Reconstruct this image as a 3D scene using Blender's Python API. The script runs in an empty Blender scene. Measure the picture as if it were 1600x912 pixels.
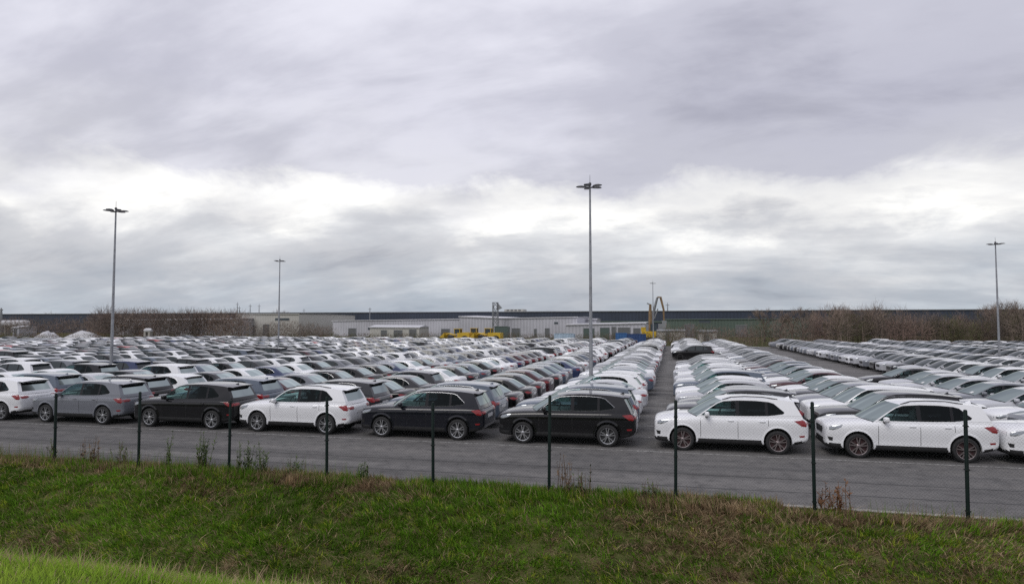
import bpy, bmesh, math, random
import numpy as np
from mathutils import Vector, Matrix
from mathutils.bvhtree import BVHTree

random.seed(7)
rng = np.random.default_rng(7)
R = math.radians
scene = bpy.context.scene
COL = scene.collection

# ------------------------------------------------------------------ camera
EYE = 3.9                      # eye above the car park surface
F_PX, HZ = 1020.0, 506.8       # focal length and horizon row of the 1600 px wide photograph
PITCH = math.atan((HZ - 456.0) / F_PX)
YAW = math.atan2(250.0 * math.cos(PITCH), F_PX)
cam = bpy.data.cameras.new('camera')
cam.sensor_width = 36.0
cam.lens = F_PX / 1600.0 * 36.0
cam.clip_start = 0.1
cam.clip_end = 6000.0
cam_o = bpy.data.objects.new('camera', cam)
cam_o.location = (0, 0, EYE)
cam_o.rotation_euler = (R(90) + PITCH, 0, YAW)
COL.objects.link(cam_o)
scene.camera = cam_o

# ------------------------------------------------------------------ sky and sun
SUN_EL, SUN_AZ = 48.0, 205.0   # azimuth clockwise from +Y (behind the camera, slightly left)
world = bpy.data.worlds.new('World')
scene.world = world
world.use_nodes = True
wn, wl = world.node_tree.nodes, world.node_tree.links
wn.clear()


def N(nodes, t, **kw):
    n = nodes.new(t)
    for k, v in kw.items():
        setattr(n, k, v)
    return n


def ramp(nodes, stops, interp='EASE'):
    r = nodes.new('ShaderNodeValToRGB')
    r.color_ramp.interpolation = interp
    e = r.color_ramp.elements
    while len(e) < len(stops):
        e.new(0.5)
    for el, (p, c) in zip(e, stops):
        el.position = p
        el.color = (c[0], c[1], c[2], 1) if len(c) == 3 else c
    return r


def build_sky():
    out = N(wn, 'ShaderNodeOutputWorld')
    bg = N(wn, 'ShaderNodeBackground')
    sky = N(wn, 'ShaderNodeTexSky', sky_type='NISHITA', sun_disc=False)
    sky.sun_elevation = R(SUN_EL)
    sky.sun_rotation = R(SUN_AZ)
    sky.air_density = 1.0
    sky.dust_density = 2.0
    sc = N(wn, 'ShaderNodeVectorMath', operation='SCALE')
    sc.inputs['Scale'].default_value = 0.08
    wl.new(sky.outputs[0], sc.inputs[0])
    tc = N(wn, 'ShaderNodeTexCoord')
    sep = N(wn, 'ShaderNodeSeparateXYZ')
    wl.new(tc.outputs['Generated'], sep.inputs[0])
    zc = N(wn, 'ShaderNodeMath', operation='MAXIMUM')
    wl.new(sep.outputs['Z'], zc.inputs[0])
    zc.inputs[1].default_value = 0.0
    # cloud deck: project the view direction on a high plane so that clouds flatten towards the horizon
    den = N(wn, 'ShaderNodeMath', operation='ADD')
    wl.new(zc.outputs[0], den.inputs[0])
    den.inputs[1].default_value = 0.30
    dv = N(wn, 'ShaderNodeVectorMath', operation='DIVIDE')
    wl.new(tc.outputs['Generated'], dv.inputs[0])
    cmb = N(wn, 'ShaderNodeCombineXYZ')
    for i in range(3):
        wl.new(den.outputs[0], cmb.inputs[i])
    wl.new(cmb.outputs[0], dv.inputs[1])

    def noise(scale, detail, rough, dist, off, sx=1.0, sy=1.0, rot=0.0):
        mp = N(wn, 'ShaderNodeMapping')
        mp.inputs['Location'].default_value = off
        mp.inputs['Scale'].default_value = (sx, sy, 0.25)
        mp.inputs['Rotation'].default_value = (0, 0, rot)
        wl.new(dv.outputs[0], mp.inputs[0])
        n = N(wn, 'ShaderNodeTexNoise')
        n.inputs['Scale'].default_value = scale
        n.inputs['Detail'].default_value = detail
        n.inputs['Roughness'].default_value = rough
        n.inputs['Distortion'].default_value = dist
        wl.new(mp.outputs[0], n.inputs['Vector'])
        return n.outputs['Fac']
    big = noise(0.95, 6, 0.52, 0.28, (3.1, 1.7, 0), 0.75, 1.35, 0.45)
    fine = noise(2.6, 7, 0.56, 0.22, (1.3, 5.2, 2), 0.75, 1.5, 0.3)
    edge = noise(2.9, 9, 0.60, 0.18, (8.4, 2.2, 1), 1.0, 0.9, 0.0)

    def mad(a, k, b):
        m = N(wn, 'ShaderNodeMath', operation='MULTIPLY_ADD')
        wl.new(a, m.inputs[0])
        m.inputs[1].default_value = k
        if isinstance(b, float):
            m.inputs[2].default_value = b
        else:
            wl.new(b, m.inputs[2])
        return m.outputs[0]
    # the deck in view: bluish haze at the horizon, a bright break at about ten degrees, grey stratus above it
    ez = mad(edge, 0.19, mad(zc.outputs[0], 1.0, -0.082))
    ez = mad(fine, 0.05, mad(ez, 1.0, -0.025))
    low = ramp(wn, [(0.0, (0.47, 0.525, 0.59)), (0.05, (0.52, 0.555, 0.61)), (0.10, (0.62, 0.635, 0.67)),
                    (0.145, (0.72, 0.725, 0.745)), (0.180, (1.0, 0.99, 0.965)), (0.205, (0.92, 0.915, 0.91)),
                    (0.235, (0.635, 0.635, 0.705)), (0.33, (0.615, 0.615, 0.705)), (0.50, (0.70, 0.70, 0.79)),
                    (1.0, (0.78, 0.78, 0.86))], 'LINEAR')
    wl.new(ez, low.inputs[0])
    plain = ramp(wn, [(0.0, (0.46, 0.525, 0.60)), (0.06, (0.53, 0.575, 0.64)), (0.13, (0.66, 0.67, 0.705)),
                      (0.20, (0.67, 0.67, 0.72)), (0.33, (0.63, 0.63, 0.715)), (0.50, (0.70, 0.70, 0.79)), (1.0, (0.78, 0.78, 0.86))], 'LINEAR')
    wl.new(ez, plain.inputs[0])
    gap = noise(0.62, 4, 0.5, 0.3, (9.1, 7.4, 1), 1.0, 1.0, 0.0)
    gmask = ramp(wn, [(0.34, (0, 0, 0)), (0.50, (1, 1, 1))])
    wl.new(gap, gmask.inputs[0])
    deck = N(wn, 'ShaderNodeMix', data_type='RGBA')
    wl.new(gmask.outputs[0], deck.inputs['Factor'])
    wl.new(plain.outputs[0], deck.inputs['A'])
    wl.new(low.outputs[0], deck.inputs['B'])
    shade = ramp(wn, [(0.34, (0.72, 0.72, 0.755)), (0.46, (0.935, 0.935, 0.95)), (0.62, (1.28, 1.275, 1.25))])
    mixn = mad(fine, 0.42, mad(big, 0.58, 0.0))
    wl.new(mixn, shade.inputs[0])
    mul = N(wn, 'ShaderNodeMix', data_type='RGBA', blend_type='MULTIPLY')
    mul.inputs['Factor'].default_value = 1.0
    wl.new(deck.outputs['Result'], mul.inputs['A'])
    wl.new(shade.outputs[0], mul.inputs['B'])
    mx = N(wn, 'ShaderNodeMix', data_type='RGBA')
    mx.inputs['Factor'].default_value = 0.93
    wl.new(sc.outputs[0], mx.inputs['A'])
    wl.new(mul.outputs['Result'], mx.inputs['B'])
    wl.new(mx.outputs['Result'], bg.inputs['Color'])
    bg.inputs['Strength'].default_value = 1.0
    wl.new(bg.outputs[0], out.inputs[0])


build_sky()
sun = bpy.data.lights.new('sun', 'SUN')
sun.energy = 1.2
sun.angle = R(30)
sun.color = (1.0, 0.965, 0.92)
sun_o = bpy.data.objects.new('sun', sun)
sun_o.rotation_euler = (R(90 - SUN_EL), 0, R(180 - SUN_AZ))
COL.objects.link(sun_o)
vs = scene.view_settings
vs.view_transform = 'Standard'
vs.look = 'None'
vs.exposure = 0.0
vs.gamma = 1.0
vs.use_curve_mapping = False
scene.render.engine = 'CYCLES'
scene.cycles.use_denoising = False
scene.cycles.max_bounces = 8
scene.cycles.transparent_max_bounces = 10
scene.cycles.caustics_reflective = False
scene.cycles.caustics_refractive = False
scene.cycles.sample_clamp_indirect = 4.0

# ------------------------------------------------------------------ helpers
FW = np.array([-math.sin(YAW) * math.cos(PITCH), math.cos(YAW) * math.cos(PITCH), math.sin(PITCH)])
RT = np.array([math.cos(YAW), math.sin(YAW), 0.0])
UP = np.cross(RT, FW)


def aty(px, py, Y):
    """World point seen at photo pixel (px, py) on the plane y = Y."""
    d = FW + RT * (px - 800.0) / F_PX - UP * (py - 456.0) / F_PX
    t = Y / d[1]
    return float(d[0] * t), float(EYE + d[2] * t)


def in_view(x, y, z=0.8, m=0.0):
    v = np.array([x, y, z - EYE])
    w = v @ FW
    if w < 0.5:
        return False
    u = F_PX * (v @ RT) / w
    return abs(u) < 800 + m


def tag(o, label, cat, group=None):
    o['label'] = label
    o['category'] = cat
    if group:
        o['group'] = group
    return o


def kind(o, k):
    o['kind'] = k
    return o


def link(name, me, parent=None, loc=None):
    o = bpy.data.objects.new(name, me)
    COL.objects.link(o)
    if parent is not None:
        o.parent = parent
    if loc is not None:
        o.location = loc
    return o


def empty(name, loc=(0, 0, 0), rz=0.0):
    o = bpy.data.objects.new(name, None)
    o.empty_display_size = 0.2
    o.location = loc
    o.rotation_euler = (0, 0, rz)
    COL.objects.link(o)
    return o


def pymesh(name, verts, faces, mats=(), mi=None, smooth=None):
    me = bpy.data.meshes.new(name)
    me.from_pydata([tuple(v) for v in verts], [], [tuple(f) for f in faces])
    for m in mats:
        me.materials.append(m)
    if mi is not None:
        me.polygons.foreach_set('material_index', np.asarray(mi, dtype=np.int32))
    if smooth is not None:
        me.shade_smooth()
        me.set_sharp_from_angle(angle=R(smooth))
    me.update()
    return me


def npmesh(name, verts, faces, mats=(), mi=None, smooth=False):
    """Fast mesh from numpy arrays; faces (n,3) or (n,4)."""
    me = bpy.data.meshes.new(name)
    nf, k = faces.shape
    me.vertices.add(len(verts))
    me.vertices.foreach_set('co', np.ascontiguousarray(verts, dtype=np.float32).ravel())
    me.loops.add(nf * k)
    me.loops.foreach_set('vertex_index', np.ascontiguousarray(faces, dtype=np.int32).ravel())
    me.polygons.add(nf)
    me.polygons.foreach_set('loop_start', np.arange(0, nf * k, k, dtype=np.int32))
    me.polygons.foreach_set('loop_total', np.full(nf, k, dtype=np.int32))
    for m in mats:
        me.materials.append(m)
    if mi is not None:
        me.polygons.foreach_set('material_index', np.asarray(mi, dtype=np.int32))
    if smooth:
        me.polygons.foreach_set('use_smooth', np.ones(nf, dtype=bool))
    me.update(calc_edges=True)
    me.validate()
    return me


class MB:
    """Collects simple solids into one mesh."""
    def __init__(s):
        s.v, s.f, s.m = [], [], []

    def add(s, verts, faces, m=0):
        o = len(s.v)
        s.v += [tuple(v) for v in verts]
        s.f += [tuple(i + o for i in f) for f in faces]
        s.m += [m] * len(faces)
        return s

    def box(s, x0, x1, y0, y1, z0, z1, m=0):
        return s.add([(x, y, z) for z in (z0, z1) for y in (y0, y1) for x in (x0, x1)],
                     [(0, 2, 3, 1), (4, 5, 7, 6), (0, 1, 5, 4), (2, 6, 7, 3), (0, 4, 6, 2), (1, 3, 7, 5)], m)

    def tube(s, pts, rad, n=8, m=0, cap=True):
        pts = [Vector(p) for p in pts]
        if not hasattr(rad, '__len__'):
            rad = [rad] * len(pts)
        vs, fs = [], []
        for i, p in enumerate(pts):
            a = pts[max(i - 1, 0)]
            b = pts[min(i + 1, len(pts) - 1)]
            d = (b - a).normalized()
            r = Vector((0, 0, 1)) if abs(d.z) < 0.9 else Vector((1, 0, 0))
            u = d.cross(r).normalized()
            w = d.cross(u)
            for k in range(n):
                t = 2 * math.pi * k / n
                vs.append(p + (u * math.cos(t) + w * math.sin(t)) * rad[i])
        for i in range(len(pts) - 1):
            for k in range(n):
                fs.append((i * n + k, i * n + (k + 1) % n, (i + 1) * n + (k + 1) % n, (i + 1) * n + k))
        if cap:
            fs.append(tuple(range(n - 1, -1, -1)))
            fs.append(tuple((len(pts) - 1) * n + k for k in range(n)))
        return s.add(vs, fs, m)

    def lathe_y(s, prof, n=28, m=0, cx=0.0, cz=0.0):
        """Revolve (radius, y) profile about the y axis."""
        vs, fs = [], []
        for r, y in prof:
            for k in range(n):
                t = 2 * math.pi * k / n
                vs.append((cx + r * math.cos(t), y, cz + r * math.sin(t)))
        for i in range(len(prof) - 1):
            for k in range(n):
                fs.append((i * n + k, i * n + (k + 1) % n, (i + 1) * n + (k + 1) % n, (i + 1) * n + k))
        return s.add(vs, fs, m)

    def mesh(s, name, mats, smooth=None):
        return pymesh(name, s.v, s.f, mats, s.m, smooth)

    def build(s, name, mats, parent=None, smooth=None, loc=None):
        return link(name, s.mesh(name, mats, smooth), parent, loc)


# ------------------------------------------------------------------ materials
MATS = {}


def mat(name):
    m = bpy.data.materials.new(name)
    m.use_nodes = True
    n, l = m.node_tree.nodes, m.node_tree.links
    n.clear()
    out = n.new('ShaderNodeOutputMaterial')
    b = n.new('ShaderNodeBsdfPrincipled')
    l.new(b.outputs[0], out.inputs[0])
    MATS[name] = m
    return m, n, l, b, out


def simple(name, col, rough=0.6, metal=0.0, coat=0.0, noise=0.0, nscale=8.0, spec=0.5, bump=0.0):
    m, n, l, b, out = mat(name)
    b.inputs['Base Color'].default_value = (*col, 1)
    b.inputs['Roughness'].default_value = rough
    b.inputs['Metallic'].default_value = metal
    b.inputs['Coat Weight'].default_value = coat
    b.inputs['Coat Roughness'].default_value = 0.04
    b.inputs['Specular IOR Level'].default_value = spec
    if noise or bump:
        tc = n.new('ShaderNodeTexCoord')
        t = n.new('ShaderNodeTexNoise')
        t.inputs['Scale'].default_value = nscale
        t.inputs['Detail'].default_value = 6
        l.new(tc.outputs['Object'], t.inputs['Vector'])
        if noise:
            lo = tuple(max(0, c * (1 - noise)) for c in col)
            hi = tuple(min(1, c * (1 + noise)) for c in col)
            r = ramp(n, [(0.3, lo), (0.7, hi)], 'LINEAR')
            l.new(t.outputs['Fac'], r.inputs[0])
            l.new(r.outputs[0], b.inputs['Base Color'])
        if bump:
            bp = n.new('ShaderNodeBump')
            bp.inputs['Strength'].default_value = bump
            bp.inputs['Distance'].default_value = 0.02
            l.new(t.outputs['Fac'], bp.inputs['Height'])
            l.new(bp.outputs[0], b.inputs['Normal'])
    return m


def paint_mat(name, attr=None):
    m, n, l, b, out = mat(name)
    if attr:
        a = n.new('ShaderNodeAttribute')
        a.attribute_name = attr
        csock = a.outputs['Color']
    else:
        a = n.new('ShaderNodeObjectInfo')
        csock = a.outputs['Color']
    # a little road film: uneven gloss and slight dulling
    tc = n.new('ShaderNodeTexCoord')
    t = n.new('ShaderNodeTexNoise')
    t.inputs['Scale'].default_value = 2.3
    t.inputs['Detail'].default_value = 5
    l.new(tc.outputs['Object'], t.inputs['Vector'])
    r = ramp(n, [(0.35, (0.02, 0.02, 0.02)), (0.75, (0.06, 0.06, 0.06))], 'LINEAR')
    l.new(t.outputs['Fac'], r.inputs[0])
    mx = n.new('ShaderNodeMix')
    mx.data_type = 'RGBA'
    mx.inputs['B'].default_value = (0.22, 0.21, 0.20, 1)
    df = n.new('ShaderNodeMath')
    df.operation = 'MULTIPLY'
    df.inputs[1].default_value = 0.004
    l.new(t.outputs['Fac'], df.inputs[0])
    l.new(df.outputs[0], mx.inputs['Factor'])
    l.new(csock, mx.inputs['A'])
    l.new(mx.outputs['Result'], b.inputs['Base Color'])
    b.inputs['Roughness'].default_value = 0.38
    b.inputs['Metallic'].default_value = 0.0
    b.inputs['Specular IOR Level'].default_value = 0.05
    b.inputs['Coat Weight'].default_value = 1.0
    b.inputs['Coat IOR'].default_value = 1.5
    b.inputs['Sheen Weight'].default_value = 0.36
    b.inputs['Sheen Roughness'].default_value = 0.32
    b.inputs['Sheen Tint'].default_value = (0.95, 0.95, 1.0, 1)
    l.new(r.outputs[0], b.inputs['Coat Roughness'])
    return m


def glass_mat(name, tint, refl=1.0, ior=1.5):
    """Thin tinted car glass: mirror by Fresnel over a tinted see-through pane."""
    m, n, l, b, out = mat(name)
    n.remove(b)
    fr = n.new('ShaderNodeFresnel')
    fr.inputs['IOR'].default_value = ior
    gl = n.new('ShaderNodeBsdfGlossy')
    gl.inputs['Roughness'].default_value = 0.03
    gl.inputs['Color'].default_value = (0.80 * refl, 0.92 * refl, 0.905 * refl, 1)
    tr = n.new('ShaderNodeBsdfTransparent')
    tr.inputs['Color'].default_value = (*tint, 1)
    mx = n.new('ShaderNodeMixShader')
    l.new(fr.outputs[0], mx.inputs[0])
    l.new(tr.outputs[0], mx.inputs[1])
    l.new(gl.outputs[0], mx.inputs[2])
    l.new(mx.outputs[0], out.inputs[0])
    return m


M_PAINT = paint_mat('car_paint')
M_PAINTF = paint_mat('car_paint_far', 'paint')
M_GLASS = glass_mat('glass_clear', (0.60, 0.78, 0.76), 0.44)
M_REAR = glass_mat('glass_rear', (0.07, 0.085, 0.09), 0.42, 1.42)
M_TINT = glass_mat('glass_tinted', (0.10, 0.12, 0.13), 0.62, 1.42)
M_GLASSF = simple('glass_far', (0.022, 0.032, 0.034), 0.05, spec=0.6)
M_PILLAR = simple('gloss_black_pillar', (.006, .006, .007), .18, spec=.35)
M_TRIM = simple('black_plastic', (0.016, 0.016, 0.017), 0.55, noise=0.3)
M_GAP = simple('dark_gap', (0.012, 0.012, 0.013), 0.8)
M_CHROME = simple('chrome', (0.48, 0.49, 0.51), 0.28, 1.0)
M_RED = simple('tail_lens', (0.24, 0.010, 0.014), 0.14, coat=0.5)
M_LAMP = simple('head_lens', (0.30, 0.32, 0.34), 0.10, 0.6, coat=1.0)
M_TYRE = simple('tyre_rubber', (0.018, 0.018, 0.019), 0.75, noise=0.35, nscale=14)
M_ALLOY = simple('alloy', (0.52, 0.53, 0.55), 0.30, 0.9)
M_ALLOYD = simple('alloy_dark', (0.36, 0.31, 0.31), 0.33, 0.9)
M_BRAKE = simple('brake_disc', (0.035, 0.035, 0.037), 0.6)
M_BRAKER = simple('brake_disc_red', (0.055, 0.022, 0.024), 0.6)
M_INT = simple('cabin_lining', (0.045, 0.050, 0.052), 0.85, noise=0.3)
M_SEAT = simple('seat_cloth', (0.13, 0.13, 0.135), 0.8)
M_PLATE = simple('plate_white', (0.72, 0.72, 0.72), 0.4)
M_SILVER = simple('satin_silver', (0.45, 0.46, 0.48), 0.35, 0.7)

# ------------------------------------------------------------------ the car model
SUV = dict(
    st=[(-2.29, .64, .36, .80, .84), (-2.27, .755, .29, .85, .895), (-2.21, .83, .245, .895, .95), (-2.06, .875, .23, .93, 1.0),
        (-1.84, .90, .225, .962, 1.042), (-1.42, .918, .22, .985, 1.075), (-1.02, .922, .22, 1.005, 1.09), (-.60, .92, .22, 1.015, 1.03),
        (0.0, .918, .22, 1.025, 1.03), (.60, .918, .22, 1.035, 1.03), (1.10, .92, .22, 1.045, 1.035), (1.50, .915, .225, 1.05, 1.04),
        (1.82, .895, .25, 1.045, 1.04), (2.06, .87, .31, 1.03, 1.03), (2.18, .83, .36, .99, 1.01), (2.24, .77, .42, .92, .95), (2.255, .67, .48, .86, .88)],
    axles=(-1.42, 1.35), wr=.345, ar=.405, trim=.385,
    path=[(-1.03, 1.0, .27, .055), (-.975, 1.04, .265, .055), (-.84, 1.14, .25, .052), (-.62, 1.295, .22, .05), (-.40, 1.435, .19, .048), (-.22, 1.52, .17, .05),
          (.05, 1.575, .10, .055), (.45, 1.60, 0, .055), (.95, 1.595, 0, .053), (1.40, 1.57, 0, .05), (1.74, 1.535, -.05, .045), (1.86, 1.515, -.06, .04),
          (1.87, 1.46, -.04, .0), (1.96, 1.30, -.05, .0), (2.05, 1.13, -.06, .0), (2.10, 1.02, -.07, .0)],
    ws=(1, 5), rg=(12, 14), roof=(5, 12),
    dlo=[(-.86, 1.07), (-.72, 1.185), (-.54, 1.315), (-.36, 1.43), (-.18, 1.497), (.25, 1.53), (.75, 1.53), (1.12, 1.505), (1.27, 1.465), (1.57, 1.215),
         (1.53, 1.165), (1.10, 1.105), (.5, 1.085), (-.2, 1.075)],
    pillars=[(.16, .27), (1.02, 1.10)], y0=.865, zb=1.0, tumble=.30, rails=True)
SEDAN = dict(
    st=[(-2.36, .62, .33, .66, .69), (-2.33, .74, .27, .71, .75), (-2.25, .82, .22, .75, .80), (-2.08, .855, .20, .77, .84),
        (-1.80, .89, .19, .82, .895), (-1.40, .905, .19, .865, .945), (-1.00, .91, .19, .89, .965), (-.55, .91, .19, .90, .92),
        (0.0, .91, .19, .91, .92), (.60, .91, .19, .92, .93), (1.10, .91, .19, .935, .945), (1.50, .905, .195, .945, .985),
        (1.85, .885, .22, .95, 1.03), (2.12, .85, .28, .955, 1.045), (2.27, .80, .33, .93, 1.035), (2.34, .72, .40, .86, .95), (2.36, .58, .46, .78, .82)],
    axles=(-1.42, 1.39), wr=.33, ar=.39, trim=.27,
    path=[(-.97, .885, .26, .06), (-.905, .925, .255, .06), (-.74, 1.02, .24, .055), (-.50, 1.15, .21, .05), (-.27, 1.265, .18, .048), (-.05, 1.345, .14, .05),
          (.22, 1.395, .08, .05), (.55, 1.41, 0, .05), (.85, 1.40, -.04, .05), (1.08, 1.365, -.09, .048), (1.20, 1.33, -.11, .047),
          (1.34, 1.26, -.13, .047), (1.52, 1.15, -.15, .047), (1.70, 1.04, -.17, .045), (1.82, .96, -.18, .045)],
    ws=(1, 5), rg=(10, 13), roof=(5, 10),
    dlo=[(-.78, .96), (-.60, 1.06), (-.40, 1.165), (-.20, 1.26), (0.0, 1.315), (.28, 1.345), (.60, 1.35), (.90, 1.315), (1.12, 1.23), (1.30, 1.10),
         (1.26, 1.03), (.95, .995), (.4, .975), (-.2, .965)],
    pillars=[(.14, .24), (.98, 1.04)], y0=.845, zb=.90, tumble=.36, rails=False)
HATCH = dict(
    st=[(-2.14, .62, .34, .71, .75), (-2.12, .735, .28, .77, .82), (-2.06, .81, .235, .82, .88), (-1.92, .84, .215, .83, .905),
        (-1.70, .875, .21, .875, .955), (-1.34, .89, .205, .91, 1.0), (-.98, .895, .205, .93, 1.015), (-.55, .895, .205, .94, .96),
        (0.0, .895, .205, .95, .96), (.55, .895, .205, .96, .965), (1.0, .895, .205, .97, .97), (1.35, .89, .21, .975, .975),
        (1.66, .87, .235, .975, .975), (1.88, .83, .30, .96, .965), (2.02, .77, .36, .92, .94), (2.09, .68, .42, .85, .88), (2.105, .56, .47, .78, .80)],
    axles=(-1.32, 1.27), wr=.325, ar=.385, trim=.30,
    path=[(-.98, .925, .26, .058), (-.925, .963, .255, .058), (-.78, 1.06, .24, .055), (-.56, 1.20, .21, .05), (-.34, 1.33, .18, .048), (-.14, 1.42, .15, .05),
          (.15, 1.475, .09, .05), (.5, 1.495, 0, .05), (.95, 1.48, 0, .05), (1.32, 1.445, -.03, .046), (1.60, 1.40, -.06, .04),
          (1.68, 1.345, -.07, .02), (1.80, 1.20, -.08, .01), (1.91, 1.05, -.09, .0), (1.96, .95, -.09, .0)],
    ws=(1, 5), rg=(11, 13), roof=(5, 11),
    dlo=[(-.79, 1.0), (-.64, 1.105), (-.45, 1.225), (-.27, 1.34), (-.08, 1.395), (.25, 1.42), (.70, 1.42), (1.02, 1.395), (1.24, 1.34), (1.40, 1.20),
         (1.36, 1.11), (1.0, 1.045), (.45, 1.02), (-.2, 1.008)],
    pillars=[(.12, .22), (.92, 1.0)], y0=.84, zb=.93, tumble=.32, rails=False)


def body_rings(P):
    rings = []
    for x, W, zb, zs, zd in P['st']:
        a, h = zb + .11, zs - zb - .11
        half = [(0, zb), (.72 * W, zb), (.945 * W, zb + .015), (.985 * W, a), (.958 * W, a + .18 * h), (.988 * W, a + .45 * h),
                (1.0 * W, a + .70 * h), (.988 * W, a + .88 * h), (.945 * W, zs), (.84 * W, zs + .5 * (zd - zs)), (.45 * W, zd - .004), (0, zd)]
        ring = [(x, -y, z) for y, z in half] + [(x, y, z) for y, z in reversed(half[1:-1])]
        rings.append(ring)
    return rings


def body_mesh(P, sub=1, arches=True, seg=26):
    rings = body_rings(P)
    n = len(rings[0])
    v = [p for r in rings for p in r]
    f = []
    for i in range(len(rings) - 1):
        for k in range(n):
            f.append((i * n + k, i * n + (k + 1) % n, (i + 1) * n + (k + 1) % n, (i + 1) * n + k))
    f.append(tuple(range(n)))
    f.append(tuple((len(rings) - 1) * n + k for k in range(n - 1, -1, -1)))
    me = bpy.data.meshes.new('tmp')
    me.from_pydata(v, [], f)
    bm = bmesh.new()
    bm.from_mesh(me)
    bmesh.ops.recalc_face_normals(bm, faces=bm.faces)
    bm.to_mesh(me)
    bm.free()
    o = link('tmp_body', me)
    cut = None
    if sub:
        s = o.modifiers.new('s', 'SUBSURF')
        s.levels = s.render_levels = sub
    if arches:
        mb = MB()
        for ax in P['axles']:
            for sd in (-1, 1):
                a, b = sorted((sd * .62, sd * 1.2))
                vs, fs = [], []
                for y in (a, b):
                    for k in range(seg):
                        t = 2 * math.pi * k / seg
                        vs.append((ax + P['ar'] * math.cos(t), y, P['wr'] + .02 + P['ar'] * math.sin(t)))
                for k in range(seg):
                    fs.append((k, seg + k, seg + (k + 1) % seg, (k + 1) % seg))
                fs.append(tuple(range(seg)))
                fs.append(tuple(seg + k for k in range(seg - 1, -1, -1)))
                mb.add(vs, fs)
        cm = mb.mesh('cut', [])
        bm = bmesh.new()
        bm.from_mesh(cm)
        bmesh.ops.recalc_face_normals(bm, faces=bm.faces)
        bm.to_mesh(cm)
        bm.free()
        cut = link('tmp_cut', cm)
        b = o.modifiers.new('b', 'BOOLEAN')
        b.object = cut
        b.operation = 'DIFFERENCE'
        b.solver = 'EXACT'
    dg = bpy.context.evaluated_depsgraph_get()
    dg.update()
    res = bpy.data.meshes.new_from_object(o.evaluated_get(dg))
    bpy.data.objects.remove(o)
    if cut:
        bpy.data.objects.remove(cut)
    res.materials.clear()
    for m in (M_PAINT, M_TRIM, M_GAP, M_INT):
        res.materials.append(m)
    x0 = P['path'][0][0] + .10
    x1 = P['path'][-1][0] - .05
    for p in res.polygons:
        c = p.center
        mi = 0
        well = any(math.hypot(c.x - ax, c.z - P['wr'] - .02) < P['ar'] + .004 and abs(c.y) > .6 for ax in P['axles'])
        if arches and well and abs(p.normal.y) < .45:
            mi = 2
        elif arches and abs(abs(c.y) - .62) < .01 and abs(p.normal.y) > .9:
            mi = 2
        elif c.z < P['trim'] and (abs(p.normal.z) < .95):
            mi = 1
        elif c.z < P['trim']:
            mi = 2
        elif p.normal.z > .6 and x0 < c.x < x1 and abs(c.y) < .74 and c.z > P['zb'] - .12 and not (P is SEDAN and c.x > 1.55):
            mi = 3
        p.material_index = mi
    res.shade_smooth()
    res.set_sharp_from_angle(angle=R(38))
    return res


def ysurf(P, x, z):
    y = P['y0'] - (z - P['zb']) * P['tumble'] - .10 * max(0, z - P['zb'] - .35) ** 2
    xr = P['path'][-1][0] - 1.1
    if x > xr:
        y -= .055 * ((x - xr) / 1.1) ** 2
    if x < -.3:
        y -= .05 * ((-.3 - x) / .75) ** 2
    return y


def clipx(poly, a, b):
    def half(pts, c, keep):
        out = []
        for i in range(len(pts)):
            p, q = pts[i], pts[(i + 1) % len(pts)]
            ip, iq = keep(p[0]), keep(q[0])
            if ip:
                out.append(p)
            if ip != iq:
                t = (c - p[0]) / (q[0] - p[0])
                out.append((c, p[1] + t * (q[1] - p[1])))
        return out
    return half(half(poly, a, lambda x: x >= a), b, lambda x: x <= b)


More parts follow.
